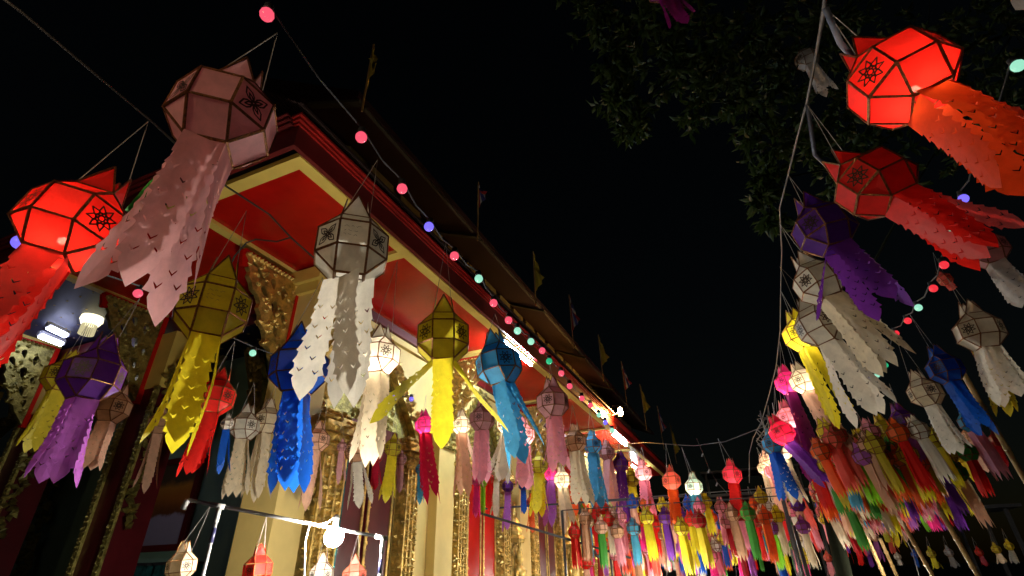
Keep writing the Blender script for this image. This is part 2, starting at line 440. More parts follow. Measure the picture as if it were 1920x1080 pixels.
LANTERNS = []
def lantern(cx, cy, w, ex, ey, bc, tc, label, lit=None, phi=0.0, size=.30, flare=6, hang=None, emblem='star', lod=None, group='paper lanterns hanging over the lane', tilt=.45, spread=None, note=False, yaw=False, P=None, td=None):
    r = random.Random(int(cx*13+cy*7+w))
    lod = lod or ('near' if w >= 42 else 'mid' if w >= 17 else 'far')
    if P is None: P = at_depth(cx, cy, size*FPX/w)
    if P.x < -4.1 and P.y > 4.0:
        k_ = -4.1/P.x*r.uniform(.9,1); P = CAM+(P-CAM)*k_; size *= k_
    Zv = Vector((0,0,1))
    if td is None:
        B = P - Zv*size*.5; d = ray(ex,ey)
        n = d.cross(Zv); t = (B-CAM).cross(Zv).dot(n)/n.dot(n); E = CAM + d*t
        td = (E-B); up = (Zv*(1-tilt) - td.normalized()*tilt).normalized()
        B = P - up*size*.5; td = E-B
    else: up = (Zv*(1-tilt) - td.normalized()*tilt).normalized()
    L = td.length; tdir = td.normalized()
    if not (.9 < L/size < 4.2): print('TAIL', label, round(L/size,2))
    tc_ = (CAM-P); fx = (tc_ - up*tc_.dot(up)).normalized(); fx = Matrix.Rotation(math.radians(phi),3,up) @ fx; fy = up.cross(fx)
    M = Matrix(((fx.x,fy.x,up.x,P.x),(fx.y,fy.y,up.y,P.y),(fx.z,fy.z,up.z,P.z),(0,0,0,1)))
    size = size*FPX/math.sqrt((cx-960)**2+(cy-540)**2+FPX**2)*.98 if cx else size
    pm, tm = PM[bc], PM[tc]
    base = M @ Matrix.Scale(size,4)
    tl = (base.to_3x3().inverted() @ tdir).normalized()
    Q = Vector((0,0,-1)).rotation_difference(tl).to_matrix().to_4x4()
    kz = L/(TL*size)
    if lod == 'far':
        root = link('paper_lantern', SHELL_FAR, None, [pm, TRIM]); root.matrix_world = base
        tag(root, label, 'lantern', group)
        link('tail', r.choice(FTAILS), root, tm, Matrix.Translation((0,0,-.5)) @ Q @ Matrix.Diagonal((1.2,1.2,kz,1)))
        if lit: link('bulb', BULBM, root, BULB if lit == 'warm' else BULBW)
        return root
    root = bpy.data.objects.new('paper_lantern', None); COL.objects.link(root); root.empty_display_size = .1
    root.matrix_world = base; tag(root, label, 'lantern', group)
    if lod == 'near':
        for i, (fm, n, fl) in enumerate(FM):
            p = link('paper_panel', SQ if n == 4 else TRI, root, pm, fm)
            if fl: link('flower_emblem', STAR if emblem == 'star' else PETAL, p)
            elif n == 4 and note and i in (0, 2, 4, 6): link('handwriting', NOTES[(i//2) % 3], p)
        link('frame', FRAME, root)
    else:
        link('body', SHELL, root, pm)
        for fm, n, fl in FM:
            if fl: link('flower_emblem', STAR if emblem == 'star' else PETAL, root, None, fm)
        link('frame', FRAME_THIN, root)
    for k in range(4): link('spike', SPIKE, root, [pm, TRIM], SPIKE_M[k])
    for k in range(4):
        fl = (spread[k] if spread else r.uniform(.2,1.3)*(flare+(3 if lod == 'mid' else 0)))
        link('tail_strip', TAILS[r.randrange(12)], root, tm if not isinstance(tc, tuple) else PM[tc[k]],
             Matrix.Translation((0,0,-.497)) @ Q @ Matrix.Rotation(math.radians(90*k),4,'Z') @ Matrix.Translation((H-.004*k,0,0)) @ Matrix.Rotation(math.radians(-fl),4,'Y') @ Matrix.Rotation(math.radians(r.uniform(-16,16) if not yaw else r.choice((-50,50))),4,'Z') @ Matrix.Diagonal((1,1.42 if lod == 'mid' else .97,kz*r.uniform(.92,1.03),1)))
    if lit: link('bulb', BULBM, root, BULB if lit == 'warm' else BULBW)
    hp = hang if hang is not None else P + up*size*.5 + Vector((r.uniform(-.04,.04), r.uniform(-.04,.04), .32))
    hl = base.inverted() @ hp; mb = MB()
    for c in (TOP4[0], TOP4[2]): mb.tube([c*.98, c*.4+hl*.6+Vector((0,0,-.02)), hl], .006 if lod == 'near' else .010, 4)
    link('hanging_string', mb.mesh('hanging_string', [STRING]), root)
    LANTERNS.append((label, root, hp)); return root

# ================================================================== temple
PLASTER = solid('cream_plaster', (.80,.60,.20), .65, ns=1.6, lo=.86, hi=1.06, bs=.12)
CREAMP = solid('cream_gloss_paint', (.78,.58,.13), .45, ns=3, lo=.88, hi=1.06, bs=.1)
MINTW = solid('pale_green_plaster', (.28,.46,.35), .6, ns=1.5, lo=.85, hi=1.08, bs=.12)
REDP = solid('red_gloss_paint', (.52,.009,.004), .27, ns=2.5, lo=.8, hi=1.08, bs=.05, spec=.35)
REDF = solid('red_fascia_paint', (.13,.006,.006), .5, ns=3, lo=.7, hi=1.1, bs=.12)
MAROON = solid('maroon_lacquer', (.10,.006,.010), .35, ns=3, lo=.7, hi=1.15, bs=.08)
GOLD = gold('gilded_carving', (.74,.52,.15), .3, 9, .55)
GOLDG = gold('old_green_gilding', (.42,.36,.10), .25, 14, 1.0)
NAVY = solid('night_blue_ceiling', (.015,.02,.06), .5, ns=4, bs=.05)
RMOULD = solid('red_moulding_paint', (.36,.012,.008), .4, ns=3, lo=.7, bs=.1)
DARKM = solid('dark_maroon_boards', (.03,.0015,.003), .7, bs=.1)
CREAMD = solid('unlit_cream_trim', (.05,.042,.02), .7, bs=.2)  # cream trim of the upper eave, its dimness put into the colour
TILE = solid('roof_tile', (.03,.012,.01), .7, ns=6, bs=.2)
TEALG = solid('teal_mirror_glass', (.05,.28,.30), .12, .6, ns=9, lo=.4, hi=1.5, bs=.5)
OLIVE = solid('olive_frieze_paint', (.30,.26,.10), .6, ns=3, bs=.2)

T = empty('temple', (-4.8,4.45,0), 'red and gold temple hall with deep eaves, cream walls and gilded windows', 'temple')
SZ = 5.2
YB = [4.45,7.9,11.35,14.8,18.25,21.7,24.6]
def sub(name, a, b, mat, parent=T):
    mb = MB(); mb.box(a, b); return part(name, mb, mat, parent)
# side eave panels and the corner and front bays
for i in range(6): sub('soffit_panel', (-4.85,YB[i],SZ+.03), (-3.42,YB[i+1],SZ+.07), REDP)
sub('soffit_panel', (-5.06,2.62,SZ+.032), (-3.42,4.45,SZ+.072), REDP)
for a, b in ((-7.82,-5.06),(-10.6,-7.82),(-13.4,-10.6)): sub('soffit_panel', (a,2.62,SZ+.031), (b,4.45,SZ+.071), NAVY if b < -7.8 else REDP)
sub('soffit_trim', (-3.46,2.55,SZ-.02), (-3.32,24.6,SZ+.05), CREAMP)
sub('soffit_trim', (-13.4,2.55,SZ-.018), (-3.46,2.69,SZ+.048), CREAMP)
for y in YB[:6]: sub('soffit_trim', (-4.72,y-.07,SZ-.016), (-3.46,y+.07,SZ+.046), CREAMP)
for x in (-5.07,-7.83,-10.6): sub('soffit_trim', (x-.06,2.69,SZ-.014), (x+.06,4.38,SZ+.044), CREAMP)
# fascia and stepped red mouldings above it, side and front
sub('fascia', (-3.32,2.42,SZ+.0), (-3.27,24.7,SZ+.26), REDF)
sub('fascia', (-13.4,2.42,SZ+.002), (-3.32,2.47,SZ+.262), REDF)
for k, (x, z, h) in enumerate([(-3.25,SZ+.25,.026),(-3.225,SZ+.285,.026),(-3.20,SZ+.32,.026)]):
    sub('fascia_moulding', (-3.32,2.40-.02*k,z), (x,24.72,z+h), RMOULD)
    sub('fascia_moulding', (-13.4,2.36-.03*k,z+.002), (-3.325,2.44,z+h-.010), REDF)  # front run in a darker red, its shade put into the colour
# lower roof in tile courses
lr = MB()
n = 14
for k in range(n):
    a = k/n; x0 = -3.12-1.48*a; z0 = SZ+.36+1.2*a
    lr.add([(x0,2.3,z0),(x0,24.7,z0),(x0-1.48/n-.03,24.7,z0+1.2/n+.01),(x0-1.48/n-.03,2.3,z0+1.2/n+.01),(x0,2.3,z0-.03),(x0,24.7,z0-.03)], [(0,1,2,3),(4,5,1,0)])
part('roof', lr, TILE, T)
sub('upper_wall', (-4.9,4.4,SZ+.1), (-4.62,24.6,7.6), OLIVE)
# upper eave, sloping soffit with its own trims
ue = MB(); ue.add([(-3.6,3.4,7.1),(-3.6,25,7.1),(-4.7,25,7.58),(-4.7,3.4,7.58),(-3.6,3.4,7.2),(-3.6,25,7.2),(-6.6,25,9.2),(-6.6,3.4,9.2)], [(0,1,2,3),(4,5,1,0),(4,7,6,5)])
part('upper_roof', ue, [DARKM], T)
def uz(x): return 7.1 + (-3.6-x)*(.48/1.1)
for i in range(0, 7):
    y = 3.5+3.45*i; mb = MB(); mb.bar((-3.62,y,uz(-3.62)-.02),(-4.6,y,uz(-4.6)-.02),.10,.05,(0,0,1)); part('upper_soffit_trim', mb, CREAMD, T)
for x in (-3.66,):
    mb = MB()
    for i in range(6): mb.bar((x,3.6+3.45*i,uz(x)-.02),(x,6.75+3.45*i,uz(x)-.02),.05,.04,(0,0,1))
    tag(part('upper_soffit_trim', mb, CREAMD, T))
mb = MB()
for i in range(24):
    y = 4.8+.82*i; mb.box((-4.62,y,7.28), (-4.50,y+.6,7.44))
part('upper_frieze', mb, OLIVE, T)
# gable end over the porch: dark stepped roof
gb = MB(); gb.add([(-3.2,2.4,5.56),(-13.4,2.4,5.56),(-13.4,4.4,7.4),(-4.6,4.4,7.4),(-3.2,3.4,5.6)], [(0,1,2,3)])
part('porch_roof', gb, TILE, T)
# gilded arch over the porch door next to the corner pillar
g = MB(); r_ = random.Random(5); pa = [at_y(*p,6.4) for p in ((372,800),(392,700),(428,640),(452,600),(474,650),(484,720),(478,820))]
for i in range(len(pa)-1):
    g.bar(pa[i],pa[i+1],.34,.12,(0,1,0))
    for k in range(18):
        p = pa[i].lerp(pa[i+1],k/18)+Vector((r_.uniform(-.13,.13),-.07,r_.uniform(-.13,.13))); g.boss(p,(r_.uniform(-.3,.3),-1,.3),.08,.07,5,0,r_.uniform(0,6),.7)
part('door_arch', g, GOLD, T)
# walls
sub('wall', (-5.2,4.62,0), (-4.86,24.6,SZ+.03), PLASTER)
sub('wall_cornice', (-4.86,4.7,SZ-.16), (-4.74,24.6,SZ-.03), REDF)
sub('wall_cornice', (-4.86,4.7,SZ-.27), (-4.79,24.6,SZ-.17), PLASTER)
sub('porch_wall', (-14,6.6,0), (-5.2,6.8,5.5), MINTW)
sub('porch_ceiling', (-14,4.62,5.5), (-5.2,6.6,5.55), NAVY)
st = MB(); r_ = random.Random(2)
for i in range(26):
    for j in range(7): st.boss((-5.5-.33*i+r_.uniform(-.04,.04), 4.75+.27*j, 5.498), (0,0,-1), .035, .02, 5)
for i in range(16):
    for j in range(6): st.boss((-8.0-.33*i+r_.uniform(-.04,.04), 2.85+.28*j, 5.229), (0,0,-1), .016, .01, 5)
o = part('ceiling_stars', st, GOLD, T); o['kind'] = 'stuff'
sub('porch_beam', (-13.6,4.42,4.86), (-5.16,4.66,5.18), MAROON)
# corner pillar with capital
sub('corner_pillar', (-5.16,4.30,0), (-4.64,4.72,SZ-.34), PLASTER)
sub('pillar_capital', (-5.22,4.24,SZ-.34), (-4.58,4.78,SZ-.2), CREAMP)
sub('pillar_capital', (-5.28,4.18,SZ-.2), (-4.52,4.84,SZ-.02), CREAMP)

def carve(mb, a, u, v, n, nu, nv, r, h, seed=0, k=5, m=0):
    """carved leaf bosses over the rectangle a, a+u, a+u+v"""
    rnd = random.Random(seed); a, u, v, n = Vector(a), Vector(u), Vector(v), Vector(n)
    for i in range(nu):
        for j in range(nv):
            p = a + u*((i+.5+rnd.uniform(-.28,.28)+.25*(j%2))/nu) + v*((j+.5+rnd.uniform(-.28,.28))/nv)
            mb.boss(p, n, r*rnd.uniform(.7,1.25), h*rnd.uniform(.6,1.3), k, m, rnd.uniform(0,6.28), rnd.uniform(.45,1))
def gold_column(y, z0, z1, w=.30, seed=0, d=.16):
    """carved gilded column on the side wall: shaft, ribs, bosses, capital"""
    mb = MB(); x = -4.86+d; mb.box((-4.86,y-w/2,z0),(x,y+w/2,z1))
    for s in (-1,-.33,.33,1): mb.box((x,y+s*w*.45-.015,z0+.05),(x+.03,y+s*w*.45+.015,z1-.05))
    for s in (-1,0,1): carve(mb,(x+.002,y+s*w*.3-.05,z0+.05),(0,.1,0),(0,0,z1-z0-.1),(1,0,0),2,int((z1-z0)/.085),.045,.05,seed+s)
    carve(mb,(-4.86,y-w/2-.001,z0),(d,0,0),(0,0,z1-z0),(0,-1,0),2,int((z1-z0)/.1),.045,.04,seed+9)
    for k,(g,zz,hh) in enumerate([(.05,z1,.10),(.10,z1+.11,.07),(.15,z1+.19,.12),(.07,z1+.32,.08)]):
        mb.box((-4.86,y-w/2-g,zz),(x+g,y+w/2+g,zz+hh)); carve(mb,(x+g+.001,y-w/2-g,zz),(0,w+2*g,0),(0,0,hh),(1,0,0),6,1,.05,.06,seed+k)
        carve(mb,(-4.86,y-w/2-g-.001,zz),(d+g,0,0),(0,0,hh),(0,-1,0),4,1,.05,.06,seed+k+4)
    mb.box((-4.86,y-w/2-.06,z0-.16),(x+.07,y+w/2+.06,z0)); return mb
WIN = [5.95,9.4,12.85,16.3,19.75,23.2]
for i, c in enumerate(WIN):
    w = MB(); w.box((-4.86,c-.62,.5),(-4.815,c+.62,3.5)); wo = part('window', w, MAROON, T)
    for s in (-1,1):
        m2 = MB(); y0 = c+(.03 if s > 0 else -.60); m2.box((-4.815,y0,.55),(-4.78,y0+.57,3.42)); part('shutter', m2, MAROON if i in (0,2) else REDP, wo)
        m2 = MB()
        for yy in (y0+.03,y0+.54): m2.box((-4.78,yy-.02,.6),(-4.765,yy+.02,3.4))
        carve(m2,(-4.779,y0+.02,.6),(0,.05,0),(0,0,2.8),(1,0,0),1,40,.03,.02,i)
        part('shutter_edging', m2, GOLD, wo)
    for s in (-1,1): part('gilded_column', gold_column(c+s*.93,.7,3.05,.32,i*3+s), GOLD, T)
    # flame shaped pediment
    pd = MB()
    for s in (-1,1):
        prev = None
        for k in range(13):
            t = k/12; y = c+s*(1.12*(1-t)**1.25+.02); z = 3.5+1.35*t**.8
            if prev: 
                pd.bar((-4.80,prev[0],prev[1]),(-4.80,y,z),.26*(1-.6*t),.14,(1,0,0))
                for q in range(5): pd.boss((-4.72,prev[0]+random.uniform(-.09,.09),prev[1]+random.uniform(-.08,.08)),(1,0,0),.06,.05,5,0,random.uniform(0,6))
                pd.boss((-4.79,y+s*.12*(1-.5*t),z+.05),(0.1,s*.8,.8),.07,.16,4)
            prev = (y,z)
    part('window_pediment', pd, GOLDG if i % 2 else GOLD, T, False)
    tp = MB(); tp.add([(-4.855,c-1.05,3.45),(-4.855,c+1.05,3.45),(-4.855,c,4.75)],[(0,1,2)]); tp.add([(-4.84,c-1.05,3.45),(-4.84,c+1.05,3.45),(-4.84,c,4.75)],[(0,1,2)])
    carve(tp,(-4.839,c-.5,3.5),(0,1.0,0),(0,0,.6),(1,0,0),9,6,.06,.05,i); part('pediment_field', tp, GOLDG, T)
for i, y in enumerate(YB[1:6]):
    mb = MB(); mb.box((-4.86,y-.27,0),(-4.70,y+.27,SZ-.42)); part('pilaster', mb, PLASTER, T)
    mb = MB(); 
    for g, z, h in ((.05,SZ-.42,.07),(.1,SZ-.34,.06)): mb.box((-4.86,y-.27-g,z),(-4.70+g,y+.27+g,z+h))
    part('pilaster_capital', mb, CREAMP, T)
    gp_ = MB(); gp_.box((-4.70,y-.25,3.5),(-4.67,y+.25,4.3)); carve(gp_,(-4.669,y-.25,3.5),(0,.5,0),(0,0,.8),(1,0,0),6,9,.05,.05,i); part('pilaster_ornament', gp_, GOLDG, T)
# engaged gilded column next to the corner, and thin teal glass strips
part('gilded_column', gold_column(5.03,.2,2.95,.42,77,.26), GOLD, T)
for y in (5.42,8.72,12.1): sub('glass_mosaic_strip', (-4.86,y-.035,.3), (-4.74,y+.035,3.0), TEALG)
# seated gilded figures in niches on the wall
for i, y in enumerate((10.86,14.3,17.8)):
    mb = MB(); z = 1.5; x = -4.72
    mb.box((-4.86,y-.26,z-.35),(x,y+.26,z+.62)); mb.box((-4.86,y-.31,z-.45),(x+.05,y+.31,z-.35))
    ni = part('niche', mb, GOLD, T)
    rim = []
    for k in range(17):
        a = math.pi*k/16; rim.append((x+.01, y-.24*math.cos(a), z+.36+.24*math.sin(a)))
    mb = MB(); mb.tube([(x+.01,y-.24,z-.33)]+rim+[(x+.01,y+.24,z-.33)], .035, 6); part('niche_rim', mb, GOLD, ni)
    f = MB(); cx_ = x+.07
    f.sphere((cx_,y,z-.22),.2,12,7,0,.45)
    f.lathe([(.001,-.2),(.12,-.18),(.11,-.06),(.15,.06),(.15,.12),(.07,.18),(.05,.22),(.075,.26),(.085,.32),(.07,.38),(.05,.42),(.06,.44),(.035,.50),(.02,.58),(.001,.66)], (cx_,y,z), 12)
    for s in (-1,1):
        f.tube([(cx_,y+s*.15,z+.1),(cx_+.02,y+s*.19,z-.05),(cx_+.1,y+s*.08,z-.14)], [.045,.04,.03], 6)
        f.sphere((cx_+.04,y+s*.13,z-.22),.09,8,5,0,.6)
    part('gilded_figure', f, GOLD, ni, True)
    tw_ = MB(); tw_.lathe([(.2,.62),(.24,.7),(.16,.76),(.18,.84),(.10,.92),(.12,1.0),(.05,1.1),(.06,1.16),(.01,1.4)], (x-.02,y,z), 8); part('niche_spire', tw_, GOLD, ni)

# porch columns, maroon with gilded edges and garlands
for i, x in enumerate((-7.62,-10.4,-13.2)):
    mb = MB(); mb.box((x-.26,4.34,0),(x+.26,4.78,4.0)); co = part('porch_column', mb, MAROON, T)
    mb = MB(); mb.box((x-.275,4.325,4.0),(x+.275,4.795,4.86)); part('column_head', mb, CREAMP, co)
    for s in (-1,1):
        g = MB(); g.box((x+s*.26-.045,4.30,.0),(x+s*.26+.045,4.339,4.0)); carve(g,(x+s*.26-.045,4.299,.0),(.09,0,0),(0,0,4.0),(0,-1,0),2,70,.03,.02,i)
        part('gilded_edging', g, GOLDG, co)
    g = MB(); r_ = random.Random(i)
    for k in range(60):
        z = 2.2+2.2*k/60; sw = .09+.06*math.sin(k*.35); g.boss((x+.30+r_.uniform(0,sw),4.42+r_.uniform(-.08,.08),z),(r_.uniform(.3,1),-1,r_.uniform(-.6,.2)),.07,.10,4,0,r_.uniform(0,6),.6)
    for k in range(40):
        t = k/40; g.boss((x-.32-.9*t**1.3+r_.uniform(-.05,.05),4.42,4.7-.35*math.sin(t*2.6)+r_.uniform(-.1,.1)),(r_.uniform(-.4,.4),-1,-.3),.09,.10,4,0,r_.uniform(0,6),.6)
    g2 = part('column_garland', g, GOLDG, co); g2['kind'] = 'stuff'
# gilded arch inside the porch and hanging garlands on its wall
g = MB(); r_ = random.Random(8)
pa = [at_y(*p,5.4) for p in ((330,760),(258,690),(196,640),(120,700),(60,755),(-20,825),(-120,920))]
for i in range(len(pa)-1):
    g.bar(pa[i],pa[i+1],.30,.10,(0,1,0))
    for k in range(46):
        p = pa[i].lerp(pa[i+1],k/46)+Vector((r_.uniform(-.12,.12),-.06,r_.uniform(-.13,.16))); g.boss(p,(r_.uniform(-.3,.3),-1,.3),.08,.09,4,0,r_.uniform(0,6),.7)
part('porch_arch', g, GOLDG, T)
for px in (95,232):
    g = MB(); 
    for k in range(0,120,2):
        p = at_y(px-.36*(k*3.2-160)+r_.uniform(-14,14), 760+k*3.2, 6.5); g.boss(p,(r_.uniform(-.4,.4),-1,r_.uniform(-.4,.4)),.13,.14,5,0,r_.uniform(0,6),.7)
    g2 = part('wall_garland', g, GOLDG, T); g2['kind'] = 'stuff'

# openwork eave brackets
def poly_extrude(outline, holes, th):
    vs = [Vector(p) for p in outline]; n = len(vs); loops = [(0,n)]; ed = [(i,(i+1)%n) for i in range(n)]
    for h in holes:
        b = len(vs); vs += [Vector(p) for p in h]; loops.append((b,len(h))); ed += [(b+i,b+(i+1)%len(h)) for i in range(len(h))]
    v2,_,f2,*_ = delaunay_2d_cdt(vs, ed, [], 0, 1e-5); mb = MB()
    N = len(v2); mb.v = [Vector((p[0],th/2,p[1])) for p in v2]+[Vector((p[0],-th/2,p[1])) for p in v2]
    for f in f2:
        c = sum((v2[i] for i in f), Vector((0,0)))/len(f)
        if inside(c,outline) and not any(inside(c,h) for h in holes):
            mb.f.append(list(f)); mb.f.append([i+N for i in f][::-1]); mb.m += [0,0]
    for P_ in [outline]+holes:
        for i in range(len(P_)):
            a, b = P_[i], P_[(i+1)%len(P_)]; mb.add([(a[0],th/2,a[1]),(b[0],th/2,b[1]),(b[0],-th/2,b[1]),(a[0],-th/2,a[1])],[(0,1,2,3)])
    return mb
def tear(cx, cy, a, L, w):
    pts = []
    for k in range(9):
        t = 2*math.pi*k/9; x = L*.5*math.cos(t); y = w*.5*math.sin(t)*(1+.6*math.cos(t)); x += .25*y*math.cos(t)
        pts.append((cx+x*math.cos(a)-y*math.sin(a), cy+x*math.sin(a)+y*math.cos(a)))
    return pts
OUTB = [(.03,-.02),(.86,-.02),(.87,-.06),(.80,-.13),(.79,-.20),(.75,-.24),(.76,-.30),(.70,-.36),(.66,-.44),(.58,-.47),(.52,-.56),(.53,-.63),(.47,-.70),(.45,-.80),(.37,-.86),(.33,-.95),(.34,-1.02),(.24,-1.06),(.20,-1.14),(.14,-1.2),(.03,-1.32)]
HOLB = [tear(.60,-.20,.6,.16,.07),tear(.40,-.24,1.2,.15,.07),tear(.22,-.3,1.5,.17,.07),tear(.50,-.40,.9,.16,.07),tear(.30,-.55,1.3,.22,.09),tear(.15,-.62,1.5,.12,.05),tear(.22,-.82,1.2,.16,.07),tear(.12,-1.0,1.5,.12,.05),tear(.70,-.12,.2,.12,.05)]
bk = poly_extrude(OUTB, HOLB, .07); r_ = random.Random(3)
allh = HOLB
for k in range(130):
    p = (r_.uniform(.04,.85), r_.uniform(-1.25,-.03))
    if inside(p, OUTB) and not any(inside(p,h) for h in allh):
        for s in (-1,1): bk.boss((p[0],s*.035,p[1]),(0,s,0),.04,.03,5,0,r_.uniform(0,6),.6)
for k in range(14): bk.boss((.08+.057*k,-.04,-.03),(0,-1,0),.035,.05,6); bk.boss((.08+.057*k,.04,-.03),(0,1,0),.035,.05,6)
BK = bk.mesh('eave_bracket', [GOLD])
bd_ = MB(); bd_.box((-.04,-.05,-1.36),(.03,.05,.0)); bd_.box((.03,-.045,-.018),(.9,.045,.012)); bd_.bar((.88,0,-.02),(.83,0,-.2),.05,.09,(1,0,0))
BD = bd_.mesh('bracket_border', [REDP])
def bracket(loc, rot, sc=1.0, mat=GOLD):
    b = link('eave_bracket', BK, T, mat, Matrix.Translation(Vector(loc)-T.location) @ Matrix.Rotation(math.radians(rot),4,'Z') @ Matrix.Scale(sc,4)); link('bracket_border', BD, b)
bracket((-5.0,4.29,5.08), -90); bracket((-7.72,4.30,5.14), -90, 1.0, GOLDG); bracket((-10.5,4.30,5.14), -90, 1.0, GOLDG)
bracket((-4.62,4.52,5.0), 0, .8)
for y in YB[1:6]: bracket((-4.68,y,5.1), 0, .95)

# ------------------------------------------------------------------ lamps on the temple
TUBEM = glow('fluorescent_tube', (.72,.86,1.0), TUBE); PTUBE = glow('porch_tube', (.62,.66,1.0), PORCH)
WHITEM = solid('white_enamel', (.75,.75,.75), .4, bs=0)
def tube_lamp(p, q, label, mat, r=.016, up=(0,0,1)):
    p, q = Vector(p), Vector(q); t = empty('fluorescent_lamp', (p+q)/2, label, 'ceiling light')
    mb = MB(); u = Vector(up); mb.bar(p+u*.055, q+u*.055, .07, .05, u); part('housing', mb, WHITEM, t)
    d = (q-p).normalized(); mb = MB(); mb.tube([p+d*.03, q-d*.03], r, 10); part('tube', mb, mat, t)
    for e in (p, q): mb = MB(); mb.bar(e+u*.03-d*.015, e+u*.03+d*.015, .05, .08, u); part('end_cap', mb, WHITEM, t)
    return t
tube_lamp((-3.39,7.42,5.11),(-3.39,8.75,5.11),'bright white tube under the eave behind the sky blue lantern',TUBEM,.022)
tube_lamp((-3.39,15.2,5.11),(-3.39,17.0,5.11),'small distant white tube farther along the eave',TUBEM,.03)
tube_lamp((-4.0,20.6,5.1),(-4.0,21.8,5.1),'short tube light near the far end of the eave',TUBEM,.02)
for (a,b),lb in zip((((72,628),(118,646)),((88,612),(126,630))),('lower of two violet tubes on the porch ceiling','upper of two violet tubes on the porch ceiling')):
    P_, Q_ = at_z(*a,5.10), at_z(*b,5.10); Q_.z = P_.z; tube_lamp(P_, Q_, lb, PTUBE, .045)
CRY = glow_glass('crystal_lamp_glow', (1,.90,.55), CRYSTAL); CRYD = solid('clear_beads', (.6,.58,.4), .15, .3, bs=.3)
RODG = glow_glass('lit_rods', (1,.88,.5), .35)
def crystal(p, s, label):
    p = Vector(p); t = empty('crystal_lamp', p, label, 'hanging lamp')
    mb = MB(); mb.lathe([(.02,.5),(.05,.46),(.11,.30),(.13,.26)], p, 10)
    for v in mb.v: v -= p; v *= s; v += p
    part('cap', mb, CRYD, t, True)
    mb = MB(); mb.lathe([(.12,.26),(.19,.24),(.22,.14),(.19,.12),(.23,.10),(.25,-.02),(.20,-.05),(.22,-.07),(.18,-.14),(.001,-.15)], p, 14)
    for v in mb.v: v -= p; v *= s; v += p
    part('lamp_shade', mb, CRY, t, True)
    mb = MB()
    for k in range(22):
        a = 2*math.pi*k/22; c = Vector((.15*math.cos(a),.15*math.sin(a),0)); mb.tube([p+(c+Vector((0,0,-.14)))*s, p+(c*1.02+Vector((0,0,-.40)))*s], .016*s, 4)
    part('crystal_rods', mb, RODG, t)
    mb = MB(); mb.tube([p+Vector((0,0,.48*s)), p+Vector((0,0,.48*s+.5))], .008, 4); part('hanging_chain', mb, CRYD, t)
crystal(at_y(172,600,3.9), .62, 'tiered crystal lamp glowing beside the porch tubes')
crystal(at_y(412,508,4.2), .55, 'tiered crystal lamp glowing behind the mustard lantern spike')
# sodium floodlight out on the eave
SODM = glow('sodium_lens', (1,.50,.13), SODIUM*.3)
p = at_x(1163,772,-2.95); t = empty('floodlight', p, 'orange sodium floodlight glaring on the temple roof edge', 'floodlight')
dr = (Vector((.8,2.6,2.6))-p).normalized(); u = dr.cross(Vector((0,0,1))).normalized(); v = u.cross(dr)
def quad(c, n_, a, b): return [c-u*a-v*b, c+u*a-v*b, c+u*a+v*b, c-u*a+v*b]
mb = MB(); mb.sphere(p+dr*.06, .06, 12, 10, 0, 2.1); part('lens', mb, SODM, t, True)
mb = MB(); mb.add(quad(p-dr*.03,0,.06,.12)+quad(p-dr*.05,0,.06,.12)+quad(p-dr*.15,0,.06,.08), [(4,5,9,8),(5,6,10,9),(6,7,11,10),(7,4,8,11),(8,9,10,11),(0,1,5,4),(1,2,6,5),(2,3,7,6),(3,0,4,7)]); mb.bar(p-dr*.06+Vector((0,0,.20)), p+dr*.22+Vector((0,0,.16)), .42, .012, (0,0,1))  # wide hood plate added to keep the lamp's light off the upper roof
part('housing', mb, STEEL, t)
mb = MB(); mb.tube([p-dr*.12, (p.x-.25,p.y,5.5)], .02, 6); part('arm', mb, STEEL, t)

# ------------------------------------------------------------------ flags along the roof
FY = solid('yellow_flag_cloth', (.5,.38,.03), .8, ns=5, bs=.1); FR = solid('flag_red', (.45,.03,.04), .8, bs=.1); FW = solid('flag_white', (.65,.65,.68), .8, bs=.1); FB = solid('flag_blue', (.04,.05,.25), .8, bs=.1)
FLG = [((700,88),(668,150),0,'yellow flag drooping near the roof corner, dim in the dark'),((897,345),(897,392),1,'striped red white and blue flag beyond the roof corner flag'),((1000,475),(1004,547),0,'yellow flag above the middle of the roof'),((1067,555),(1075,622),1,'striped flag hanging above the roof, brightest of the striped ones'),((1122,630),(1132,690),0,'yellow flag up the slope from the sodium floodlight'),((1165,680),(1172,732),1,'striped flag straight above the sodium floodlight'),((1200,722),(1209,776),0,'yellow flag just past the sodium floodlight'),((1232,762),(1242,814),1,'reddish striped flag beyond the floodlight'),((1256,795),(1257,842),0,'small yellow flag farthest along the roof')]
for (a,b,kind,lb) in FLG:
    tp, bt = at_x(*a,-3.45), at_x(*b,-3.45); bt.y = tp.y; h = tp.z-bt.z
    t = empty('flag', (tp.x,tp.y,7.1), lb, 'flag', 'flags along the temple roof')
    mb = MB(); mb.tube([(tp.x,tp.y,6.7),(tp.x,tp.y,tp.z+.05)], .014, 6); part('flagpole', mb, BAMBOO, t)
    mb = MB(); r_ = random.Random(a[0]); nx, nz = 10, 8
    for j in range(nz+1):
        v = j/nz
        for i in range(nx+1):
            q = i/nx; wd = .48*(.2+.8*v)*q
            mb.v.append(Vector((tp.x+.02+wd*.62+.05*math.sin(q*11+v*2)*q, tp.y-wd*.5+.05*math.cos(q*9)*q, tp.z-v*h*(1-.12*q)-.42*q*h*(1-v)*1.0)))
    for j in range(nz):
        for i in range(nx):
            mb.f.append([j*(nx+1)+i,j*(nx+1)+i+1,(j+1)*(nx+1)+i+1,(j+1)*(nx+1)+i]); s_ = j/nz
            mb.m.append(0 if kind == 0 else (0 if (i < 2 or i > 8) else 1 if (i in (2,3,7,8)) else 2))
    part('cloth', mb, [FY] if kind == 0 else [FR,FW,FB], t, True)

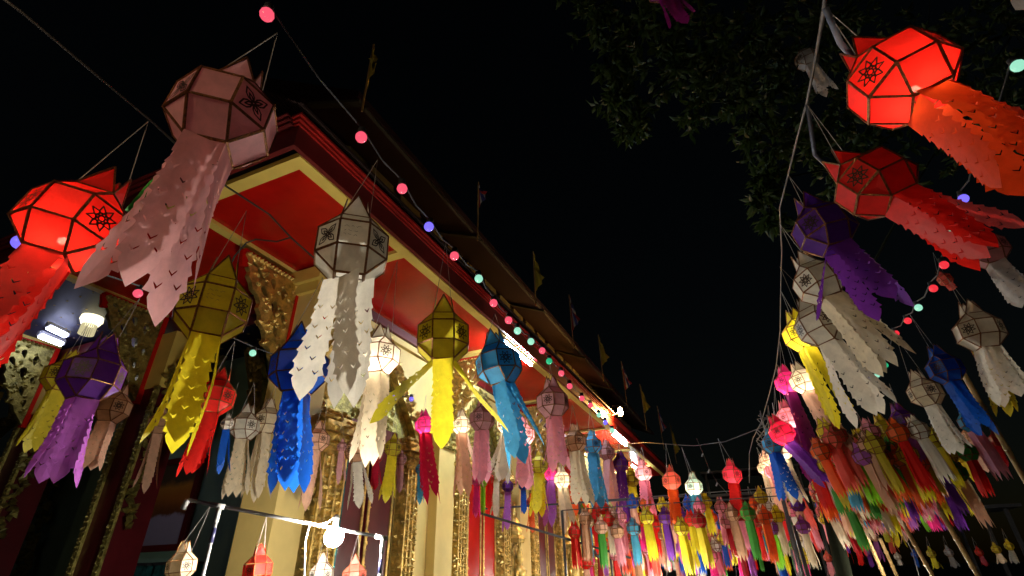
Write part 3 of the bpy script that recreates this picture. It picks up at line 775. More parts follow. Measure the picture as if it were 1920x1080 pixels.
# ------------------------------------------------------------------ painting and boxes inside the porch
m_, nt_, out_ = newmat('painted_canvas'); p_ = nt_.nodes.new('ShaderNodeBsdfPrincipled'); tc_n = nt_.nodes.new('ShaderNodeTexCoord'); sx = nt_.nodes.new('ShaderNodeSeparateXYZ'); cr = nt_.nodes.new('ShaderNodeValToRGB')
nt_.links.new(tc_n.outputs['Generated'], sx.inputs[0]); nn = noise(nt_, 3.5, 4, 'Generated'); ad = nt_.nodes.new('ShaderNodeMath'); ad.operation = 'MULTIPLY_ADD'; ad.inputs[1].default_value = .28; nt_.links.new(nn.outputs['Fac'], ad.inputs[0]); nt_.links.new(sx.outputs[2], ad.inputs[2])
els = cr.color_ramp.elements; els[0].position = .16; els[0].color = (.34,.30,.40,1); els[1].position = .95; els[1].color = (.08,.05,.03,1)
for ps, cc in ((.46,(.40,.34,.46,1)),(.50,(.16,.05,.015,1)),(.70,(.42,.13,.02,1)),(.85,(.50,.2,.03,1))): e = els.new(ps); e.color = cc
nt_.links.new(ad.outputs[0], cr.inputs[0]); nt_.links.new(cr.outputs[0], p_.inputs['Base Color']); p_.inputs['Roughness'].default_value = .4; nt_.links.new(p_.outputs[0], out_.inputs[0])
xa, xb = at_y(262,960,6.55).x, at_y(352,960,6.55).x; za, zb = at_y(300,1022,6.55).z, at_y(300,875,6.55).z
t = empty('framed_painting', ((xa+xb)/2,6.55,za), 'framed orange and lilac painting on the porch wall', 'painting')
mb = MB(); mb.box((xa,6.55,za),(xb,6.58,zb)); part('canvas', mb, m_, t)
mb = MB()
for a, b in (((xa-.1,za-.1),(xb+.1,za)),((xa-.1,zb),(xb+.1,zb+.1))): mb.box((a[0],6.51,a[1]),(b[0],6.6,b[1]))
for a in (xa-.1,xb): mb.box((a,6.512,za),(a+.1,6.598,zb))
part('picture_frame', mb, REDF, t)
t = empty('cabinet', (-8.3,6.1,0), 'dark cabinet below the porch painting', 'cabinet')
mb = MB(); mb.box((-10.2,5.9,0),(-7.4,6.5,1.32)); part('cabinet_body', mb, MAROON, t)
mb = MB(); mb.box((-10.25,5.85,1.32),(-7.35,6.52,1.37)); part('cabinet_top', mb, MAROON, t)
for x, lb in ((-9.15,'teal glass box beside the porch column'),(-8.45,'teal glass box farther from the porch column')):
    t = empty('glass_box', (x,6.1,1.37), lb, 'glass box')
    mb = MB(); mb.box((x-.26,5.95,1.372),(x+.26,6.4,1.80)); part('box_body', mb, TEALG, t)
    mb = MB(); mb.box((x-.29,5.92,1.80),(x+.29,6.43,1.84)); part('lid', mb, STEEL, t)

# ================================================================== hanging lanterns
def near_vertical(P, px, py):
    d = ray(px,py); Zv = Vector((0,0,1)); n = d.cross(Zv)
    t = (P-CAM).cross(Zv).dot(n)/n.dot(n); return CAM + d*t
def ln(cx, cy, w, ex, ey, bc, tc, label, hx=None, hy=None, **k):
    if hx is not None:
        P = at_depth(cx, cy, k.get('size', .30)*FPX/w); k['hang'] = near_vertical(P, hx, hy)
    return lantern(cx, cy, w, ex, ey, bc, tc, label, **k)
GL, GR, GM, GS = 'paper lanterns along the temple eave', 'paper lanterns on the tree side', 'small paper lanterns on the market frames', 'lanterns on the pipe stand'

# ---- the row nearest the eave
ln(420,225,200, 243,585,'mpink','mpink','large dusky pink lantern hanging above the glowing red one near the porch',520,62, phi=-24, emblem='petal', group=GL, tilt=.7, spread=[2,3,6,4])
ln(140,425,208, -118,715,'red','red','big glowing red lantern with its orange tail cut by the photo edge',278,228, lit='warm', phi=-28, group=GL, tilt=.6)
ln(400,580,138, 318,862,'gold','yellow','large unlit mustard lantern with bright yellow feather tail below a bent wire',462,395, group=GL, tilt=.8, note=True, spread=[1,5,2,2])
ln(660,470,133, 628,765,'white','white','white lantern with handwritten panels and four flaring feathered tail strips',708,300, emblem='petal', group=GL, tilt=.6, note=True, yaw=True, spread=[4,2,6,8])
ln(561,690,106, 530,940,'blue','blue','deep blue lantern with long blue tail beside the white feathered one',605,520, phi=-24, group=GL, tilt=.7, spread=[1,2,1,2])
ln(712,668,72, 690,878,'white','cream','glowing white lantern below the soffit with a crown of four spikes',745,490, lit='cool', phi=-28, group=GL, tilt=.7)
ln(831,635,95, 828,850,'gold','yellow','olive yellow lantern whose side strips blow out like arms',836,455, group=GL, tilt=.8, spread=[5,36,4,40])
ln(935,685,80, 982,868,'ltblue','ltblue','sky blue lantern with split blue tail in front of the ceiling tube',928,588, phi=-22, group=GL, tilt=.5, spread=[4,13,3,3])
ln(1036,755,57, 1047,884,'dusty','pink','dusty rose lantern with pink tail past the sky blue one',1031,682, phi=28, group=GL)
ln(1079,828,39, 1092,955,'tan','cream','tan lantern with pale cream tail next to the dusty rose one',1073,760, phi=-22, group=GL)
ln(1111,834,33, 1122,955,'ltblue','ltblue','blue lantern with frayed blue tail between tan and mauve pink ones',1106,770, phi=-20, group=GL)
ln(1138,849,29, 1146,950,'dusty','dusty','mauve pink lantern between a blue and a purple one',1131,790, phi=-22, group=GL)
ln(1164,870,29, 1170,990,'purple','purple','dark purple lantern with purple tail beside the ochre one',1156,800, phi=30, group=GL)
ln(1184,899,29, 1191,978,'gold','yellow','ochre lantern with yellow tail in front of a lit pink one',1180,848, phi=0, group=GL)
ln(1206,887,31, 1216,970,'pink','rose','lit pale pink lantern with rose tail under the eave end',1203,838, lit='cool', phi=-18, group=GL)
ln(1259,902,36, 1272,992,'coral','orange','lit coral lantern with orange tail at the eave tip',1248,832, lit='warm', phi=5, group=GL)
ln(1301,913,33, 1313,1000,'mint','teal','lit pale mint lantern with teal tail over the lane',1278,838, lit='cool', phi=22, group=GL)
ln(1373,890,37, 1388,978,'hotred','red','lit crimson pink lantern with red tail alone against the dark',1346,822, lit='warm', phi=-12, group=GL)
ln(1413,950,24, 1427,1008,'orange','orange','unlit burnt orange lantern below the lit crimson pink one', phi=-20, group=GL)
# ---- further in, under the soffit and by the porch
ln(174,705,122, 78,930,'purple','mauve','purple lantern with mauve tail in front of the porch arch',262,560, phi=20, group=GL, tilt=.8)
ln(118,706,78, 52,862,'gold','gold','ochre lantern half hidden behind the purple one', phi=18, group=GL, tilt=.8)
ln(212,765,70, 158,892,'tan','peach','tan lantern tucked behind the purple one by the bracket', phi=-30, group=GL, tilt=.7)
ln(300,795,48, 270,928,'tan','peach','pale peach lantern peeping below the mustard tail', group=GL, tilt=.7)
ln(405,745,74, 352,905,'red','red','unlit red lantern with red tail right of the mustard one',440,640, phi=-10, group=GL, tilt=.7, spread=[4,6,3,5])
ln(426,795,26, 410,890,'white','blue','small pale lantern with blue tail behind the red one', group=GL)
ln(460,800,56, 436,945,'white','cream','whitish lantern with frayed cream tail behind the blue tail', phi=-22, group=GL)
ln(500,790,54, 480,948,'cream','cream','cream lantern paired close beside a whitish one', phi=18, group=GL)
ln(596,825,44, 570,968,'peach','peach','peach lantern with star emblem above the white pipe rail', phi=-18, group=GL, spread=[3,8,4,7])
ln(641,838,19, 634,908,'dusty','dusty','small dusty lantern before the gilded wall pillar', group=GL)
ln(671,845,48, 675,955,'tan','white','tan lantern with ruffled white tail above the bright bulb', group=GL, spread=[4,10,5,9])
ln(737,840,33, 722,945,'gold','yellow','small ochre lantern with vivid yellow tail near the dark shutter', phi=0, group=GL)
ln(752,862,22, 748,930,'dusty','dusty','small dusty pink lantern behind the vivid yellow tail', group=GL)
ln(706,858,22, 702,922,'crimson','crimson','small dark crimson lantern left of the vivid yellow tail', group=GL)
ln(788,880,19, 787,946,'teal','teal','small teal lantern beside the crimson tail', group=GL)
ln(796,797,34, 812,945,'magenta','crimson','lit magenta lantern with crimson tail below the yellow arm', lit='cool', phi=28, group=GL, spread=[3,4,14,3])
ln(865,797,33, 872,935,'cream','peach','lit cream lantern with peach strips spreading beside the rose one', lit='cool', phi=22, group=GL, spread=[3,16,4,6])
ln(904,786,45, 900,908,'dusty','pink','rose lantern with soft pink tail between two lit ones', phi=28, group=GL)
ln(950,795,35, 938,908,'cream','white','lit cream lantern hidden behind the sky blue tail', lit='cool', phi=15, group=GL)
ln(982,815,40, 986,922,'pink','pink','lit pale pink lantern touching the sky blue tail', lit='cool', phi=-15, group=GL)
ln(1011,872,32, 1011,972,'gold','yellow','yellow lantern with yellow tail below the dusty rose one', phi=-15, group=GL)
ln(1033,888,26, 1030,992,'magenta','mauve','lit magenta lantern with mauve tail by the yellow one', lit='cool', phi=25, group=GL)
ln(1054,900,31, 1066,1002,'cream','cream','lit cream lantern with pale tail under the tan one', lit='cool', phi=40, group=GL)
ln(1068,885,25, 1082,972,'red','orange','red lantern with orange red tail half behind the lit cream one', group=GL)
ln(952,912,22, 951,1000,'purple','mauve','small purple lantern with lilac tail over the gilded figure', group=GL)
ln(931,890,20, 929,975,'cream','cream','small cream lantern with long pale tail by the lilac tail', group=GL)
ln(894,903,18, 892,972,'magenta','magenta','small magenta lantern below the soft pink tail', group=GL)
ln(906,905,16, 905,968,'lime','lime','small lime lantern squeezed between magenta and red ones', group=GL)
ln(918,898,18, 917,960,'red','red','small red lantern beside the long pale tail', group=GL)
ln(981,910,19, 983,966,'blue','blue','small blue lantern under the pale pink tail', group=GL)
ln(996,942,20, 998,1004,'orange','orange','small orange lantern over the steel bar near the gilded figure', group=GL)
ln(1093,958,22, 1096,1018,'green','lime','small green lantern with lime tail below the frayed blue tail', group=GL)
ln(1120,950,22, 1122,1006,'coral','red','small coral lantern with red tail beside the lime tail', group=GL)
ln(1141,966,18, 1147,1026,'rose','rose','small rose lantern right of the red tail', group=GL)
# ---- row on the tree side
ln(1690,150,212, 2015,345,'red','redorange','huge glowing red lantern tilted by the wind near the tree',1546,14, lit='warm', phi=34, group=GR, tilt=.62, spread=[4,8,10,3])
ln(1640,345,150, 1895,488,'red','red','unlit bright red lantern blown sideways under the huge glowing one',1513,196, phi=42, group=GR, tilt=.68, spread=[3,16,5,3])
ln(1545,430,112, 1668,600,'violet','purple','dark violet lantern with purple strips blown apart',1478,328, phi=30, group=GR, tilt=.62, spread=[5,18,6,26])
ln(1535,530,92, 1690,702,'white','cream','greyish white lantern with star emblem under the dark violet one',1462,420, phi=22, group=GR, tilt=.6, spread=[4,10,9,4], emblem='star')
ln(1537,612,88, 1660,790,'white','white','white lantern with wide notched tail in front of a lit yellow one',1462,500, phi=-14, group=GR, tilt=.55, spread=[4,6,5,9])
ln(1503,628,68, 1588,802,'yellow','yellow','lit yellow lantern with yellow tail peeking out by the wire',1464,545, lit='cool', phi=30, group=GR, tilt=.55)
ln(1476,718,46, 1535,880,'magenta','plum','lit magenta lantern with plum tail beside the wire bundle',1462,640, lit='cool', phi=20, group=GR)
ln(1506,715,50, 1606,872,'cream','peach','lit cream lantern with star emblem and long peach tail',1466,620, lit='cool', phi=28, group=GR, tilt=.5)
ln(1478,785,46, 1532,915,'rose','plum','lit rose lantern with dark plum tail under the lit magenta one',1456,690, lit='cool', phi=22, group=GR)
ln(1466,812,48, 1560,912,'crimson','purple','lit crimson lantern with wide purple tail below the lit rose one',1452,725, lit='cool', phi=30, group=GR)
ln(1449,832,40, 1487,948,'ltblue','blue','blue lantern with blue tail squeezed among lit ones near the wires',1440,760, phi=25, group=GR)
ln(1466,845,40, 1497,955,'cream','cream','lit cream lantern with dotted tail right of the blue one',1448,755, lit='cool', phi=25, group=GR)
ln(1442,858,34, 1478,945,'peach','pink','lit peach lantern with pink tail below the blue one',1434,800, lit='cool', phi=25, group=GR)
ln(1447,884,28, 1470,975,'rose','peach','small lit rose lantern at the foot of the glowing column', lit='cool', phi=25, group=GR)
ln(1433,878,26, 1466,965,'cream','cream','small lit cream lantern lowest by the hanging wire', lit='cool', phi=15, group=GR)
ln(1513,112,46, 1555,178,'grey','grey','dim grey white lantern high among the leaves', phi=20, group=GR)
ln(1836,622,94, 1905,775,'white','white','ashen white lantern with two feathered strips under the coloured bulbs',1775,520, phi=24, group=GR, tilt=.6, spread=[3,14,4,8])
ln(1850,655,60, 1898,790,'gold','gold','olive gold lantern behind the ashen white one', group=GR)
ln(1772,692,70, 1852,828,'blue','blue','dark blue lantern with thick blue tail below the ashen one',1706,590, phi=26, group=GR, tilt=.6, spread=[1,2,2,1])
ln(1735,737,66, 1806,862,'cream','white','beige lantern with long white tail left of the dark blue one',1680,632, phi=-18, group=GR, tilt=.6)
ln(1850,470,84, 1930,580,'dusty','grey','dim dusty lantern behind the blown red strips', group=GR, phi=20)
ln(1772,524,30, 1790,545,'coral','coral','tiny torn coral lantern between the red bulbs', group=GR, size=.2)
ln(1658,808,46, 1708,905,'gold','yellow','mustard lantern with lime yellow tail under the white notched tail', group=GR, phi=20)
ln(1630,827,38, 1682,918,'dusty','grey','greyish pink lantern with silver tail left of the mustard one', group=GR, phi=20)
ln(1694,790,52, 1744,872,'purple','mauve','plum purple lantern with mauve tail right of the mustard one', group=GR, phi=30)
ln(1583,872,34, 1622,945,'green','green','bottle green lantern with green tail by the dark trunk', group=GR)
ln(1556,865,31, 1575,955,'red','coral','red lantern with coral tail against the dark trunk', group=GR)
ln(1567,898,22, 1596,970,'grey','green','small silvery lantern with bright green tail', group=GR)
ln(1585,905,24, 1611,958,'crimson','darkred','small dark red lantern in front of the green tail', group=GR)
ln(1627,905,25, 1652,985,'red','coral','small scarlet lantern with coral tail under the silver tail', group=GR)
ln(1758,841,33, 1787,915,'gold','yellow','amber rimmed yellow lantern left of a small teal one', group=GR)
ln(1778,850,26, 1814,928,'teal','teal','small teal lantern right of the amber rimmed one', group=GR)
ln(1818,816,31, 1858,894,'tan','peach','tan orange lantern below the thick blue tail', group=GR)
ln(1868,825,31, 1885,884,'darkred','darkred','dark red lantern right of the tan orange one', group=GR)
ln(1802,858,24, 1838,910,'yellow','yellow','small yellow lantern beneath the long white tail', group=GR)
ln(1742,888,30, 1768,950,'darkred','red','maroon lantern leaning on the bamboo pole', group=GR)
ln(1752,872,26, 1780,934,'peach','peach','pale peach lantern just above the maroon one', group=GR)
ln(1708,912,26, 1732,970,'red','red','bright red lantern left of the bamboo pole top', group=GR)
ln(1690,930,24, 1708,975,'teal','teal','small faded teal lantern before the bamboo poles', group=GR)
ln(1718,900,24, 1740,948,'tan','peach','small tan lantern over the faded teal one', group=GR)
for cx,cy,w,ex,ey,bc,tc,lb in [
 (1552,1046,14,1562,1085,'coral','pink','tiny coral lantern with pink tail low by the dark trunk'),
 (1608,1030,14,1618,1066,'red','red','tiny red lantern low beside the yellow cluster'),
 (1628,1036,13,1638,1068,'purple','purple','tiny purple lantern low left of the bamboo poles'),
 (1683,1044,12,1691,1064,'white','white','tiny white lantern low between two bamboo poles'),
 (1715,1040,12,1722,1068,'blue','blue','tiny blue lantern low behind the bamboo poles'),
 (1746,1038,15,1760,1072,'gold','yellow','tiny ochre lantern low between the bamboo poles'),
 (1779,1036,15,1794,1070,'grey','grey','tiny grey lantern low right of the bamboo poles'),
 (1836,1036,14,1852,1066,'red','darkred','tiny dark red lantern in the low dark corner'),
 (1868,1030,16,1884,1062,'gold','cream','tiny ochre lantern with cream tail in the low corner'),
 (1892,1024,16,1908,1062,'yellow','white','tiny yellow lantern with white tail in the low corner'),
 (1655,985,20,1668,1022,'yellow','gold','small amber lantern in the bright bunch by the poles'),
 (1672,975,20,1686,1030,'orange','yellow','small orange lantern topping the bright bunch by the poles'),
 (1688,968,19,1702,1024,'gold','peach','small golden lantern with peach tail in the bright bunch'),
 (1664,1000,18,1680,1042,'coral','coral','small coral lantern in the middle of the bright bunch'),
 (1640,1008,18,1650,1056,'peach','mauve','small peach lantern with mauve tail below the bright bunch'),
 (1575,985,18,1590,1062,'yellow','red','small yellow lantern with red tail by the trunk'),
 (1590,960,20,1602,1008,'orange','gold','small orange lantern with golden tail by the trunk'),
 (1600,1000,18,1612,1040,'crimson','peach','small crimson lantern with peach tail by the trunk'),
 (1478,985,20,1492,1010,'green','lime','small green lantern with lime tail by the steel post'),
 (1510,985,18,1522,1014,'peach','lime','small peach lantern with lime tail behind the steel post'),
 (1525,1000,16,1538,1040,'orange','red','small orange lantern with red tail behind the steel post'),
 (1238,-30,70,1286,44,'plum','plum','dark plum lantern cut off by the top of the photo')]:
    ln(cx,cy,w*(1.35 if cy > 1020 else 1),ex,ey,bc,tc,lb,group=GR)
# top corner: only the tail of a pale lantern enters the view
ln(1985,-120,190, 1898,40,'white','grey','pale lantern outside the frame, its tail tip in the top corner', group=GR)
# ---- four hanging from the pipe stand
ln(340,1062,62, 325,1200,'cream','white','pale lantern with red tape at the open end of the pipe stand',395,948, group=GS, phi=-24, size=.2)
ln(483,1068,60, 470,1200,'red','red','red lantern hanging from the pipe stand near the bright bulb',500,968, group=GS, phi=10, size=.2)
ln(603,1078,50, 598,1200,'white','white','bleached white lantern hanging right below the bright bulb',612,1000, group=GS, phi=-12, size=.2)
ln(664,1082,52, 660,1200,'coral','red','red lantern hanging from the pipe end by the upright',672,1002, group=GS, phi=0, size=.2)

# ---- packed rows over the lane, hung on the market frames
ORD = 'first second third fourth fifth sixth seventh eighth ninth tenth eleventh twelfth thirteenth fourteenth fifteenth sixteenth seventeenth eighteenth nineteenth twentieth'.split()
CW = {'red':'red','darkred':'deep red','orange':'orange','yellow':'yellow','gold':'ochre','lime':'lime green','green':'green','blue':'blue','teal':'teal','purple':'purple','mauve':'mauve','pink':'pink','rose':'rose','peach':'peach','cream':'cream','white':'white','coral':'coral','magenta':'magenta','tan':'tan'}
pool = ['red']*5+['darkred']*2+['coral']*3+['orange']*4+['yellow']*4+['gold']*2+['lime']*2+['green']*2+['blue']*2+['teal']*2+['purple']*2+['mauve']*3+['pink']*4+['rose']*3+['peach']*4+['cream']*3+['white']*3+['magenta']*2+['tan']*2
rr = random.Random(4)
FRAME_ROWS = []
y = 8.6; nrow = 0
while y < 19:
    z0 = CAM.z + (.62, .82, .36, .70)[nrow % 4] + .040*(y-8.6)
    x0, x1 = -2.75 - .05*(y-8.6), .25 + .03*(y-8.6)
    FRAME_ROWS.append((y, z0+.24, x0, x1))
    x = x0 + rr.uniform(0,.2); col = 0
    while x < x1:
        if rr.random() < .93:
            P = Vector((x, y+rr.uniform(-.12,.12), z0+rr.uniform(-.14,.16)))
            bc = rr.choice(pool); tc = bc if rr.random() < .72 else rr.choice(pool)
            tail = 'matching tail' if tc == bc else CW[tc]+' tail'
            lantern(0,0,10,0,0,bc,tc,f'{CW[bc]} lantern with {tail}, {ORD[nrow]} packed row over the lane, {ORD[col]} from the temple',P=P,td=Vector((rr.uniform(-.02,.08),0,-1))*rr.uniform(.40,.55),lod='far',phi=rr.uniform(-40,40),group=GM,size=.19,tilt=.3)
            col += 1
        x += rr.uniform(.19,.27) + .012*(y-8.6)
    y += 1.2; nrow += 1
# ---- the farther lanterns on the tree side
GF = 'small lanterns strung among the bamboo poles'
for row, (x, zz) in enumerate([(.95,1.22),(1.75,1.30),(2.6,1.42)]):
    y = 7.2 + .5*row; col = 0
    while y < 15.5:
        P = Vector((x+rr.uniform(-.25,.25), y, CAM.z+zz+rr.uniform(-.5,.12)))
        bc = rr.choice(pool); tc = bc if rr.random() < .7 else rr.choice(pool)
        tail = 'matching tail' if tc == bc else CW[tc]+' tail'
        lantern(0,0,10,0,0,bc,tc,f'small {CW[bc]} lantern with {tail}, {ORD[row]} line among bamboo poles, {ORD[col]} from near end',P=P,td=Vector((rr.uniform(.05,.2),0,-1))*rr.uniform(.5,.68),lod='far',phi=rr.uniform(-40,40),group=GF,size=.22,tilt=.4)
        y += rr.uniform(.55,.85); col += 1

# ================================================================== coloured bulb strings
def festoon(pts, cols, label, dia, lo=.028):
    t = empty('festoon_light_string', pts[len(pts)//2], label, 'string light')
    mb = MB(); P = [p+Vector((0,0,dia*.95)) for p in pts]; path = []
    for i in range(len(P)):
        path.append(P[i])
        if i+1 < len(P): path.append((P[i]+P[i+1])/2 - Vector((0,0,.035)))
    mb.tube(path, .005, 5); part('cord', mb, CORD, t)
    sock = MB(); sock.lathe([(.001,.5),(.34,.48),(.36,.1),(.42,.0),(.42,-.06),(.001,-.06)], n=8); sm = sock.mesh('socket', [CORD], True)
    bl = MB(); bl.sphere((0,0,-.5), .5, 12, 8); bm_ = bl.mesh('bulb', [None], True)
    for p, c in zip(pts, cols):
        b = link('bulb', bm_, t, BC[c], Matrix.Translation(p+Vector((0,0,dia*.5))-t.location) @ Matrix.Rotation(random.uniform(-.2,.2),4,'X') @ Matrix.Scale(dia,4))
        b['label'] = {'k':'pink bulb','w':'mint white bulb','b':'violet blue bulb','g':'green bulb','r':'red bulb'}[c]
        link('socket', sm, b)
    return t
BC = dict(k=glow_glass('bulb_pink',(1,.10,.17),.64), w=glow_glass('bulb_mint',(.42,1,.72),.5), b=glow_glass('bulb_violet',(.20,.15,1),.75), g=glow_glass('bulb_green',(.03,.65,.28),.42), r=glow_glass('bulb_red',(1,.04,.06),.55))
A_pts = [at_x(*p,-1.45) for p in [(500,27),(677,257),(753,353),(805,426),(852,480),(897,522),(926,569),(954,601),(970,620),(995,640),(1017,658),(1030,678),(1052,700),(1068,724),(1091,747),(1107,760),(1123,778),(1135,792),(1148,807)]]
festoon(A_pts, 'kkkbkwkkwwkgkkkkwbw', 'string of coloured bulbs running along the temple eave', .060)
B_pts = [at_x(*p,1.5) for p in [(1908,125),(1833,310),(1807,372),(1785,437),(1770,497),(1750,541),(1722,577),(1702,602),(1680,625),(1660,685),(1645,703),(1632,712)]]
festoon(B_pts, 'wrbwrrwrrgwb', 'string of coloured bulbs below the tree', .054)
C_pts = [at_depth(38,455,2.0), at_depth(258,550,3.2), at_depth(474,662,4.2), at_depth(740,745,5.6), at_depth(771,748,5.8)]
festoon(C_pts, 'bkwbb', 'string of bulbs strung across the porch front', .055)

# ================================================================== wires
def wire(pts, r, mat, label, cat='wire', name='overhead_wire'):
    mb = MB(); mb.tube(pts, r, 6); return solo(name, mb, mat, label, cat, smooth=True)
wl = [(-60,-50,1.5),(40,22,1.55),(180,140,1.7),(285,228,1.8),(330,270,1.88),(425,350,2.1),(505,402,2.3),(545,445,2.45),(590,485,2.6),(640,540,2.9),(700,600,3.3)]
wire([at_depth(x,y,d) for x,y,d in wl], .0042, WIRE, 'sagging dark wire carrying lanterns from the top corner past the porch')
wire([at_depth(x,y,d) for x,y,d in [(545,445,2.45),(520,453,2.42),(480,449,2.36),(462,455,2.35),(440,480,2.36),(425,512,2.38)]], .004, WIRE, 'thin bent wire tying the mustard lantern to the sagging wire')
tw = [(1548,-60),(1546,12),(1530,105),(1513,192),(1494,262),(1478,328),(1462,390),(1466,470),(1464,545),(1463,620),(1455,690),(1441,745),(1428,790),(1412,822),(1405,850),(1405,905)]
wire([at_depth(x,y,1.45+.0062*max(0,y)+.0000045*max(0,y)**2) for x,y in tw], .007, WIRE, 'twisted support wire dropping beside the tree side lanterns')
for a,b,c,dp,lb in [((1548,15),(1575,80),(1600,110),1.5,'blue grey cable feeding the huge glowing red lantern'),((1514,196),(1528,290),(1565,325),2.2,'blue grey cable feeding the unlit bright red lantern')]:
    wire([at_depth(*a,dp),at_depth(*b,dp*1.03),at_depth(*c,dp*1.05)], .009, CABLE, lb, 'cable', 'power_cable')
# tangle of thin wires at the column of lit lanterns
for i in range(7):
    r_ = random.Random(i); mbx = [(1432+r_.uniform(-14,16), 775+k*16+r_.uniform(-6,6)) for k in range(6)]
    wire([at_depth(x,y,7.2+.1*i) for x,y in mbx], .008, WIRE, 'strand of thin tangled wire knotted above the lit lantern column')['group'] = 'tangled wire strands'
wire([at_depth(1100,838,16),at_depth(1210,830,12),at_depth(1300,836,9.5),at_depth(1360,828,9),at_depth(1432,800,8)], .006, WIRE, 'long wire crossing the lane from the eave to the lantern column')
t = empty('fairy_light_string', at_depth(1330,900,8.4), 'dark string of tiny unlit fairy lights slanting down over the lane', 'string light')
pp = [at_depth(x,y,8.4) for x,y in [(1306,822),(1318,850),(1330,880),(1345,905),(1370,932)]]
mb = MB(); mb.tube(pp, .006, 4); part('cord', mb, WIRE, t)
for p in pp[1:]:
    mb = MB(); mb.tube([p, p+Vector((-.03,0,-.05))], .012, 5); part('bulb', mb, PVC, t)

# small green pennant behind the glowing red lantern
mb = MB(); P0_ = at_depth(285,330,2.4); 
for j in range(7):
    for i in range(4): mb.v.append(at_depth(292-9*j+ (4+3.2*j)*(i/3-.2), 328+11*j+3*i, 2.4+.02*math.sin(j+i*2)))
for j in range(6):
    for i in range(3): mb.f.append([j*4+i,j*4+i+1,(j+1)*4+i+1,(j+1)*4+i]); mb.m.append(0)
solo('pennant', mb, PM['green'], 'green pennant hanging behind the big glowing red lantern', 'pennant', smooth=True)
print('LANTERN COUNT', sum(1 for o in bpy.data.objects if o.name.startswith('paper_lantern')))

# the masses past counting behind them: one joined object each
def mass(name, spots, label, cat):
    mats = [PM[k] for k in CW]+[TRIM]; idx = {k:i for i,k in enumerate(CW)}; mb = MB(); sh = SHELL_FAR; r = random.Random(9)
    for P, td, bc, tc, s in spots:
        up = -(td.normalized()); fx = up.orthogonal().normalized(); fx = Matrix.Rotation(r.uniform(0,6.28),3,up) @ fx; fy = up.cross(fx)
        M = Matrix(((fx.x,fy.x,up.x,P.x),(fx.y,fy.y,up.y,P.y),(fx.z,fy.z,up.z,P.z),(0,0,0,1))) @ Matrix.Scale(s,4)
        for me, mi in ((sh, idx[bc]), (r.choice(FTAILS), idx[tc])):
            b = len(mb.v); MM = M if me is sh else M @ Matrix.Translation((0,0,-.5)) @ Matrix.Diagonal((1,1,td.length/(TL*s),1))
            mb.v += [MM @ v.co for v in me.vertices]
            for f in me.polygons:
                mb.f.append([i+b for i in f.vertices]); mb.m.append(mi if f.material_index == 0 else len(mats)-1)
    c = sum(mb.v, Vector())/len(mb.v); o = link(name, mb.mesh(name, mats, False, c)); o.location = c; tag(o, label, cat, None, 'stuff')
sp = []
for row in range(11):
    y = 9.4+1.25*row
    for k in range(22):
        sp.append((Vector((rr.uniform(-2.9-.04*y, .5+.02*y), y+rr.uniform(-.3,.3), CAM.z+rr.choice((.15,.45,.7))+.03*(y-9)+rr.uniform(-.12,.2))), Vector((rr.uniform(-.03,.06),0,-1))*rr.uniform(.36,.5), rr.choice(pool), rr.choice(pool), .185))
mass('distant_lanterns', sp, 'dense mass of small far lanterns filling the end of the lane', 'lantern mass')
sp = []
for k in range(260):
    y = rr.uniform(5.8,15); y = rr.uniform(8.2,16); x = .7+.07*(y-5)+abs(rr.gauss(0,.75)); z = CAM.z+rr.uniform(.95,1.3)+.012*y - (rr.uniform(.2,.5) if rr.random() < .3 and x < 1.5 else 0)
    t_ = rr.choice(pool+['yellow','gold','peach','cream','orange']*4); sp.append((Vector((x,y,z)), Vector((rr.uniform(.05,.22),0,-1))*rr.uniform(.4,.6), t_, t_ if rr.random() < .7 else rr.choice(pool), .21))
for k in range(130):
    y = rr.uniform(6.0,9.5); x = .62+.1*(y-5)+abs(rr.gauss(0,.42)); z = CAM.z+rr.uniform(.92,1.22)
    t_ = rr.choice(['yellow','yellow','gold','peach','peach','cream','white','pink','green','lime','mauve','coral','teal','orange','red']); sp.append((Vector((x,y,z)), Vector((rr.uniform(.05,.2),0,-1))*rr.uniform(.34,.5), t_, t_ if rr.random() < .7 else rr.choice(pool), .17))
mass('lantern_thicket', sp, 'thick hanging mass of many coloured lanterns around the bamboo poles', 'lantern mass')

# ================================================================== pipe stand with its bright bulb
def level(px,py,d): return at_depth(px,py,d)
L0, L1 = at_depth(352,937,3.05), at_depth(724,1009,3.25)
t = empty('pipe_stand', ((L0+L1)/2).to_3d()*1.0, 'white plastic pipe stand carrying a bulb and four lanterns', 'stand'); t.location.z = 0
mb = MB(); mb.tube([L0, L1], .011, 10); part('rail', mb, PVC, t, True)
dirL = (L1-L0).normalized()
for p_, nm in ((at_depth(412,949,3.08),0),(at_depth(718,1008,3.247),1)):
    mb = MB(); mb.tube([p_, p_+Vector((0,0,-.09))], .014, 10); mb.tube([p_-dirL*.05, p_+dirL*.03], .015, 10); part('tee_joint', mb, PVC, t, True)
    mb = MB(); mb.tube([p_+Vector((0,0,-.09)), Vector((p_.x,p_.y,.02))], .0105, 10); part('upright', mb, PVC, t, True)
    mb = MB(); mb.tube([p_+Vector((0,0,-.12)), p_+Vector((0,0,-.20))], .0125, 10); part('tape_band', mb, TAPE, t, True)
    mb = MB(); mb.box((p_.x-.22,p_.y-.03,0),(p_.x+.22,p_.y+.03,.03)); part('foot', mb, PVC, t)
mb = MB(); mb.tube([L0, L0+Vector((-.02,0,-.05))], .017, 8); part('elbow_joint', mb, PVC, t, True)
LEDM = glow('led_globe', (1,.93,.80), LED)
WARM = glow('added_fill_globe', (1,.72,.42), 1100)  # glow of the added bulb behind the viewpoint
